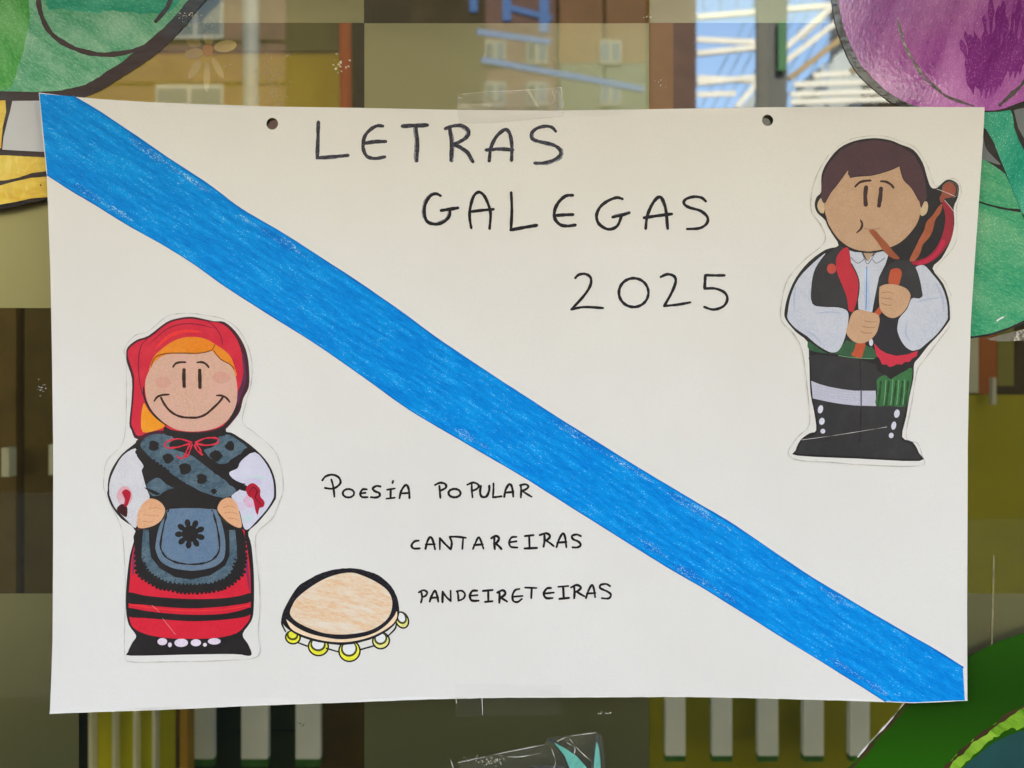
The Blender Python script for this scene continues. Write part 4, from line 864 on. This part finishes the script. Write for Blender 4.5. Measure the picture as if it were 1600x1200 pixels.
Sx('finger_line', [b1([(668, 1030), (710, 1025), (745, 1035)]), b1([(665, 1060), (705, 1066), (740, 1070)]), b1([(668, 1095), (700, 1106), (735, 1108)])], 1.0, 3.8, kl, h2, taper=.6)
# strips of clear tape holding the figures: only their wrinkles catch the eye
M['crease'] = plain('tape_crease', A(214, 208, 196), .4, .2, 300)
Sx('tape_crease', [b2([(170, 950), (350, 925), (520, 898), (700, 868)])], .5, 4.2, M['crease'], boy, wob=.6); Sx('tape_crease', [b1([(1008, 385), (1060, 405), (1120, 432)]), b1([(1055, 455), (1085, 490), (1112, 525)])], .7, 4.2, M['crease'], boy)
Sx('tape_crease', [g2([(355, 780), (400, 820)]), g2([(420, 860), (500, 960)])], .32, 4.2, M['crease'], girl)

# ------------------------------------------------------------------ CHILDREN'S DRAWINGS, TAPE, RESIDUE on the glass
def G(name, pts, lay, mat, root, **k):
    k.setdefault('grid', 30); return fill(name, pts, lay, mat, root, on_glass, **k)
def GS(name, lines, w, lay, mat, root, **k): return strokes(name, lines, w, lay, mat, root, surf=on_glass, **k)
M['cr_green'] = crayon('green_crayon', A(102, 178, 132), A(166, 206, 172), A(66, 142, 100), -40, speck=.69, speck_soft=.12, sc=850, stretch=3, patch=34, coat=.025, wobble=.00004, fine=.3, speck_col=A(178, 208, 172))
M['cr_green_l'] = crayon('grass_crayon', A(84, 172, 78), A(126, 188, 116), A(56, 138, 60), -60, speck=.72, sc=850, stretch=3, patch=34, coat=.025, wobble=.00004, fine=.3, speck_col=A(160, 200, 150))
M['cr_teal'] = crayon('teal_crayon', A(44, 162, 124), A(98, 190, 152), A(24, 134, 102), -10, speck=.73, sc=850, stretch=3, patch=34, coat=.025, wobble=.00004, fine=.3, speck_col=A(170, 214, 184))
M['mk'] = crayon('outline_marker', A(38, 36, 38), A(60, 56, 58), A(28, 26, 28), 0, speck=1.2, sc=300, coat=.08, wobble=.0001)
M['cr_yellow'] = crayon('yellow_crayon', A(226, 192, 66), A(232, 208, 104), A(208, 160, 40), -10, speck=.86, sc=600, stretch=3, patch=22, coat=.04, wobble=.0005, speck_col=A(226, 212, 160))
M['white_sheet'] = plain('white_drawing_paper', A(196, 194, 190), .6, .03, 40)
M['cr_purple'] = crayon('purple_crayon', A(166, 56, 158), A(214, 136, 200), A(128, 24, 126), 70, speck=.70, speck_soft=.2, sc=800, stretch=4, patch=13, coat=.12, wobble=.00005, fine=.26, speck_col=A(206, 158, 196))
M['cr_mint'] = crayon('mint_crayon', A(72, 166, 116), A(134, 190, 142), A(36, 142, 98), -25, speck=.70, speck_soft=.14, sc=850, stretch=3, patch=18, coat=.025, wobble=.00004, fine=.3, speck_col=A(186, 206, 156))
M['cr_stem'] = crayon('sea_green_crayon', A(34, 156, 124), A(96, 190, 150), A(14, 136, 108), 60, speck=.71, sc=850, stretch=3, patch=16, coat=.03, wobble=.00004, fine=.3, speck_col=A(176, 216, 186))
M['grey_card'] = plain('grey_backing', A(112, 116, 114), .7, .06, 20)
M['foil'] = glossmix('laminate_edge', (.35, .35, .33, 1), .25, .12, .55, .0008, 60)

# top left: big green round drawing with yellow and white pieces below
d1 = thing('child_drawing', 'round green crayon drawing with black marker outlines, cut off at the top left corner', 'drawing', on_glass(60, 60))
G('paper', [(-420, -420), (380, -420), (372, -60), (345, -20), (318, 5), (296, 32), (270, 62), (236, 92), (190, 122), (152, 145), (110, 158), (60, 160), (0, 158), (-60, 155), (-420, 60)], 0, M['mk'], d1, thick=.0003)
G('green_area', [(-400, -400), (345, -400), (338, -70), (312, -20), (290, 6), (268, 32), (240, 58), (218, 76), (190, 98), (162, 116), (140, 130), (112, 138), (90, 142), (40, 144), (-20, 141), (-80, 138), (-400, 50)], 1, M['cr_green'], d1, jag=.6)
G('grass_green_area', [(-300, -300), (10, -300), (38, -120), (46, -20), (44, 40), (36, 80), (28, 110), (10, 138), (-60, 134), (-300, 60)], 1.6, M['cr_green_l'], d1, jag=2.5)
G('teal_area', [(68, -120), (300, -120), (298, -30), (272, 14), (240, 22), (190, 18), (140, 20), (100, 14), (72, 4)], 1.8, M['cr_teal'], d1, jag=2.0)
GS('marker_line', [[(63, -90), (61, -20), (62, 10), (70, 36), (84, 56), (108, 72), (135, 82), (165, 86), (200, 82), (232, 72), (258, 54), (276, 44)]], 7.5, 2.4, M['mk'], d1, wob=.15)
GS('marker_line', [[(268, -60), (272, -20), (264, 8), (256, 20), (244, 34)], [(302, -60), (300, -10), (296, 12), (292, 28)]], 7, 2.6, M['mk'], d1, taper=.2)
GS('marker_line', [[(246, 68), (272, 46), (292, 26)]], 16, 2.9, M['mk'], d1, taper=.5, wob=.2)
d2 = thing('child_drawing', 'yellow and white crayon drawing pieces with black outlines, left of the blue band', 'drawing', on_glass(40, 240))
G('paper', [(-300, 150), (120, 150), (120, 300), (78, 312), (50, 316), (20, 324), (-10, 329), (-300, 345)], -.4 + .1, M['mk'], d2, smooth=False, thick=.0003)
G('yellow_piece', [(-300, 156), (9, 157), (10, 175), (5, 200), (2, 232), (-300, 236)], .8, M['cr_yellow'], d2, smooth=False, jag=.4)
G('white_piece', [(20, 158), (16, 176), (12, 190), (6, 215), (4, 234), (40, 236), (120, 240), (120, 157)], .8, M['white_sheet'], d2, smooth=False, jag=.3)
G('yellow_piece', [(-300, 244), (10, 243), (50, 245), (120, 248), (120, 268), (75, 268), (50, 271), (30, 278), (10, 282), (-300, 300)], .8, M['cr_yellow'], d2, smooth=False, jag=.5)
G('yellow_piece', [(-300, 312), (0, 290), (25, 284), (50, 278), (75, 276), (120, 274), (120, 306), (76, 308), (50, 310), (25, 316), (0, 320), (-300, 334)], .8, M['cr_yellow'], d2, smooth=False, jag=.5)
GS('marker_dot', [[(64, 289), (65, 290.5)]], 2, 1.6, M['mk'], d2)

# top right: purple round drawing, green stem and leaf
d3 = thing('child_drawing', 'round purple crayon drawing with black outline and glossy cover, at the top right corner', 'drawing', on_glass(1480, 60))
arc = [(1298, -140), (1297, -60), (1299, 0), (1303, 30), (1309, 52), (1318, 76), (1328, 98), (1342, 118), (1358, 134), (1380, 152), (1400, 164), (1440, 172), (1500, 177), (1560, 178), (1620, 160), (1760, 110), (1900, -60), (1880, -400), (1400, -400)]
arc_in = [(1306, -140), (1306, -60), (1309, 0), (1314, 28), (1320, 50), (1330, 74), (1342, 98), (1354, 112), (1370, 130), (1392, 148), (1424, 164), (1460, 170), (1500, 173), (1552, 173), (1600, 158), (1740, 106), (1880, -60), (1860, -380), (1420, -380)]
G('paper', arc, 1.4, M['mk'], d3, thick=.0003)
G('purple_area', arc_in, 2.4, M['cr_purple'], d3, jag=.7)
M['cr_purple_d'] = crayon('heavy_purple_crayon', A(126, 30, 122), A(150, 60, 142), A(108, 18, 108), 65, speck=.69, speck_soft=.16, sc=650, stretch=4, patch=16, coat=.03, wobble=.00004, fine=.3, speck_col=A(176, 100, 166))
GS('heavy_crayon', [[(1540 + k * 8.5 + random.uniform(-4, 4), 10 + random.uniform(-30, 20)), (1538 + k * 8 + random.uniform(-4, 4), 70), (1532 + k * 7.5, 150 - k * 5 + random.uniform(-12, 10))] for k in range(9)] + [[(1500 + k * 7, 60 + random.uniform(-20, 20)), (1512 + k * 7, 100), (1520 + k * 6, 140 + random.uniform(-8, 8))] for k in range(5)], 11, 2.7, M['cr_purple_d'], d3, taper=.8, wob=.5)
M['mk_soft'] = crayon('grey_outline', A(78, 66, 78), A(130, 116, 110), A(50, 46, 52), 0, speck=.9, sc=400, coat=.16, wobble=.00018)  # greyer, more uneven tone than the other outlines
GS('marker_line', [[(1402, 30), (1408, 55), (1416, 78), (1428, 98), (1442, 120), (1462, 138), (1480, 152), (1520, 166)]], 4.6, 3.2, M['mk_soft'], d3, wob=.3, taper=.3)
GS('marker_line', [[(1640, 80), (1600, 128), (1582, 146), (1562, 164)]], 6, 3.2, M['mk_soft'], d3, wob=.3)
d4 = thing('child_drawing', 'green crayon stem and round leaf with dark outlines, right of the poster', 'drawing', on_glass(1560, 340))
G('paper', [(1480, 168), (1700, 160), (1700, 500), (1640, 492), (1598, 506), (1570, 517), (1545, 525), (1515, 529), (1490, 528), (1450, 500), (1450, 300), (1490, 260)], .2, M['mk'], d4, smooth=False, thick=.0003)
G('backing_gap', [(1520, 200), (1534, 212), (1540, 232), (1552, 246), (1562, 258), (1530, 248), (1500, 240)], .9, M['grey_card'], d4)
G('backing_gap', [(1583, 172), (1700, 150), (1700, 300), (1640, 250), (1604, 225), (1590, 200)], .9, M['grey_card'], d4, smooth=False)
G('stem_piece', [(1536, 176), (1560, 175), (1578, 172), (1582, 182), (1584, 200), (1590, 218), (1600, 236), (1640, 300), (1640, 360), (1600, 345), (1590, 318), (1580, 296), (1572, 272), (1563, 250), (1552, 222), (1540, 202), (1528, 196)], 1.6, M['cr_stem'], d4, smooth=False, jag=.5)
G('leaf_piece', [(1490, 240), (1524, 245), (1540, 252), (1556, 262), (1570, 272), (1580, 294), (1590, 318), (1594, 327), (1574, 326), (1556, 322), (1540, 318), (1520, 311), (1490, 306)], 1.6, M['cr_mint'], d4, smooth=False, jag=.5)
G('leaf_piece', [(1490, 309), (1520, 314), (1540, 321), (1560, 326), (1580, 330), (1596, 332), (1612, 350), (1640, 370), (1640, 470), (1600, 500), (1575, 512), (1548, 521), (1520, 525), (1490, 524)], 1.6, M['cr_mint'], d4, smooth=False, jag=.5)
GS('tape_glint', [[(1556, 502), (1562, 498), (1568, 495)]], 2.4, 3, M['halo'], d4, taper=.7)
t = thing('clear_tape', 'wrinkled clear tape under the green leaf drawing, at the right edge', 'tape', on_glass(1590, 515))
G('tape_strip', [(1540, 530), (1575, 520), (1640, 505), (1640, 525), (1600, 532), (1560, 534)], .1 + .2, M['foil'], t, smooth=False)

# bottom right: dark green leaf drawing with lime rim and teal heart
M['leaf_green'] = plain('green_cellophane', (.016, .085, .003, 1), .35, .7, 5, detail=1, spec=.15)
M['lime'] = crayon('lime_crayon', A(120, 168, 34), A(160, 196, 70), A(78, 120, 20), -35, speck=.9, sc=400, patch=20)
M['dark_teal'] = plain('dark_teal_paper', A(22, 66, 62), .6, .15, 40)
M['brown_line'] = plain('brown_edge', A(60, 44, 22), .45, .3, 60)
d5 = thing('child_drawing', 'large dark green leaf drawing with lime rim and teal heart, at the bottom right corner', 'drawing', on_glass(1560, 1150))
G('paper', [(1423, 1090), (1440, 1070), (1480, 1046), (1520, 1022), (1560, 1002), (1610, 985), (1680, 960), (1900, 960), (1900, 1500), (1200, 1500), (1240, 1320), (1320, 1204), (1345, 1176), (1372, 1146), (1398, 1116)], 0, M['leaf_green'], d5, smooth=False, thick=.0003)
GS('dark_edge', [[(1426, 1090), (1400, 1120), (1372, 1151), (1348, 1180), (1324, 1206), (1300, 1240)]], 5, .9, M['brown_line'], d5, wob=.35)
GS('pale_edge', [[(1412, 1098), (1388, 1128), (1362, 1156), (1340, 1182)]], 1.6, 1.6, M['crease'], d5, wob=.9)
G('lime_rim', [(1460, 1215), (1478, 1196), (1500, 1172), (1520, 1154), (1548, 1136), (1572, 1118), (1605, 1102), (1680, 1070), (1680, 1120), (1604, 1134), (1590, 1140), (1578, 1138), (1560, 1148), (1545, 1158), (1520, 1180), (1500, 1200), (1480, 1225)], 1, M['lime'], d5, jag=1.6)
G('teal_heart', [(1486, 1225), (1504, 1200), (1524, 1182), (1546, 1164), (1560, 1156), (1582, 1146), (1604, 1140), (1700, 1120), (1700, 1400), (1500, 1400)], 1.6, M['dark_teal'], d5, jag=.6)
GS('dark_edge', [[(1610, 1098), (1576, 1116), (1550, 1136), (1524, 1154), (1502, 1174), (1484, 1192), (1462, 1218)]], 5.5, 2.2, M['brown_line'], d5, wob=.5)
# bottom centre: tips of a teal drawing under crumpled tape
M['mint_tip'] = crayon('mint_tip_crayon', A(104, 196, 172), A(150, 214, 196), A(84, 176, 156), 60, speck=.9, sc=500)
M['dark_tip'] = plain('dark_tip_outline', A(52, 58, 58), .5, .15, 60)
d6 = thing('child_drawing', 'two pointed teal leaf tips under crumpled tape, at the bottom edge', 'drawing', on_glass(915, 1190))
G('tip_outline', [(853, 1152), (866, 1156), (884, 1170), (904, 1182), (918, 1198), (926, 1240), (896, 1240), (888, 1200), (880, 1180), (866, 1164)], .6, M['dark_tip'], d6, smooth=False, thick=.0003)
G('tip_outline', [(932, 1145), (936, 1150), (939, 1170), (941, 1190), (945, 1240), (918, 1240), (924, 1195), (928, 1165)], .6, M['dark_tip'], d6, smooth=False, thick=.0003)
G('leaf_tip', [(866, 1160), (880, 1167), (900, 1180), (916, 1198), (922, 1240), (898, 1240), (890, 1200), (882, 1180)], 1.4, M['mint_tip'], d6, smooth=False)
G('leaf_tip', [(932, 1158), (936, 1170), (938, 1190), (940, 1240), (926, 1240), (928, 1195), (930, 1172)], 1.4, M['mint_tip'], d6, smooth=False)
G('dark_head', [(800, 1220), (820, 1202), (840, 1196), (864, 1196), (884, 1200), (890, 1240), (800, 1240)], .5, M['dark_tip'], d6)

# tape
M['tape'] = glossmix('clear_tape', (.82, .8, .75, 1), .05, .12, .93, .0012, 55)
M['tape_flat'] = glossmix('flat_tape', (.82, .8, .76, 1), .015, .2, .985, .0006, 55)
M['tape_dirty'] = glossmix('crumpled_tape', (.34, .34, .27, 1), .08, .16, .90, .003, 90)
M['cream_fleck'] = plain('glue_fleck', A(226, 216, 186), .3, .15, 300)  # cream colour of glue flecks and some tape creases
def over(px, py, layer=0): 
    x, y, z = on_sheet(px, py, layer + 3)
    if py < 169 or py > 1091: y = max(y, -.0022)
    return (x, y, z)
t1 = thing('clear_tape', 'clear tape strip holding the top edge of the poster, above the word LETRAS', 'tape', on_glass(800, 160))
fill('tape_strip', [(716, 146), (760, 142), (820, 139), (878, 134), (880, 160), (882, 180), (830, 186), (770, 192), (718, 193), (714, 170)], 0, M['tape'], t1, over, smooth=False, grid=8)
strokes('crease', [[(822, 138), (830, 150), (838, 164)], [(825, 138), (834, 152), (841, 166)], [(716, 152), (722, 153)], [(862, 138), (866, 150), (864, 160)], [(878, 135), (879, 150), (881, 166)]], .8, 1, M['cream_fleck'], t1, over, taper=.4)
strokes('crease', [[(718, 147), (760, 143), (820, 140), (878, 135)], [(760, 188), (800, 187), (850, 183), (876, 180)]], .5, 1, M['crease'], t1, over, wob=.6)
t2 = thing('clear_tape', 'clear tape strip on the bottom edge of the poster, middle', 'tape', on_glass(800, 1105))
fill('tape_strip', [(710, 1070), (876, 1070), (878, 1118), (712, 1122)], 0, M['tape_flat'], t2, over, smooth=False, grid=8)
strokes('crease', [[(712, 1092), (722, 1091), (732, 1093)], [(713, 1100), (712, 1092)], [(753, 1092), (754, 1118)]], .9, 1, M['crease'], t2, over)
t3 = thing('clear_tape', 'crumpled dirty tape over the teal drawing at the bottom edge', 'tape', on_glass(850, 1180))
G('tape_strip', [(716, 1190), (780, 1176), (850, 1162), (856, 1152), (930, 1143), (942, 1150), (950, 1240), (724, 1240)], 2.2, M['tape_dirty'], t3, smooth=False, grid=9)
GS('crease', [[(716, 1191), (780, 1177), (850, 1163)], [(704, 1186), (712, 1210)], [(890, 1154), (905, 1172), (925, 1190)], [(870, 1158), (890, 1150), (932, 1144)], [(862, 1170), (868, 1190), (862, 1205)], [(780, 1180), (810, 1182), (845, 1176)], [(886, 1160), (898, 1168), (896, 1180)]], .7, 3, M['crease'], t3, wob=.8, taper=.5)
st_ = GS('glue_streak', [[(1552, 868), (1551, 930), (1549, 1006)]], 3.0, 2, plain('dried_glue', (.22, .20, .10, 1), .5, .3, 90), None, wob=.15, taper=.3); tag(st_, 'long upright pale glue streak right of the poster', 'glue residue')
# flecks of old glue
def flecks(name, label, cx, cy, sx, sy, n, size, mat='cream_fleck', ang=0):
    parts = []
    for i in range(n):
        u = random.gauss(0, .45); v = random.gauss(0, .45)
        x = cx + u * sx * math.cos(ang) - v * sy * math.sin(ang); y = cy + u * sx * math.sin(ang) + v * sy * math.cos(ang)
        r = size * random.uniform(.4, 1.2); k = random.randint(4, 6); a0 = random.uniform(0, 6)
        pts = [(x + r * random.uniform(.5, 1.3) * math.cos(a0 + j * 2 * math.pi / k), y + r * random.uniform(.3, 1.0) * math.sin(a0 + j * 2 * math.pi / k)) for j in range(k)]
        V = [on_glass(a_, b_, 2) for a_, b_ in pts] + [on_glass(x, y, 5)]
        parts.append((V, [(j, (j + 1) % k, k) for j in range(k)]))
    V, Fc = merge(parts); o = build(name, V, Fc, M[mat]); o['label'] = label; o['category'] = 'glue residue'; o['kind'] = 'stuff'
    return o
flecks('glue_residue', 'speckled glue residue beside the pale reflected lamp post above the poster', 424, 124, 24, 46, 190, .8, ang=-.25)
flecks('glue_residue', 'glue flecks on the glass beside the orange post', 532, 98, 10, 14, 18, 2.0)
flecks('glue_residue', 'small glue flecks left of the reflected lamp post', 362, 100, 22, 3, 9, 1.0, ang=-.5)
flecks('glue_residue', 'curl of dried glue right of the reflected lamp post', 451, 84, 4, 9, 9, 1.1)
flecks('glue_residue', 'glue specks at the rim of the green drawing', 298, 26, 22, 9, 46, 1.1)
flecks('glue_residue', 'glue specks beside the yellow reflection under the green drawing', 322, 40, 26, 14, 60, .8, mat='crease')
flecks('glue_residue', 'small bright flecks on the ochre post above the poster', 1030, 130, 12, 10, 7, 1.3)
flecks('glue_residue', 'small flecks at the corner of the frosted square above the poster', 1013, 26, 6, 4, 6, 1.6, mat='crease')
flecks('glue_residue', 'bright specks on the crumpled tape at the bottom edge', 760, 1188, 34, 9, 60, 1.1)
flecks('glue_residue', 'three small flecks on the dark glass under the poster', 945, 1114, 22, 4, 8, 1.3, mat='crease')
flecks('glue_residue', 'pale flecks on the glass left of the poster', 64, 608, 8, 14, 14, 1.3, mat='crease')
flecks('glue_residue', 'fleck on the pale slatted rail left of centre', 470, 1130, 8, 5, 12, 1.2, mat='darkgreen')
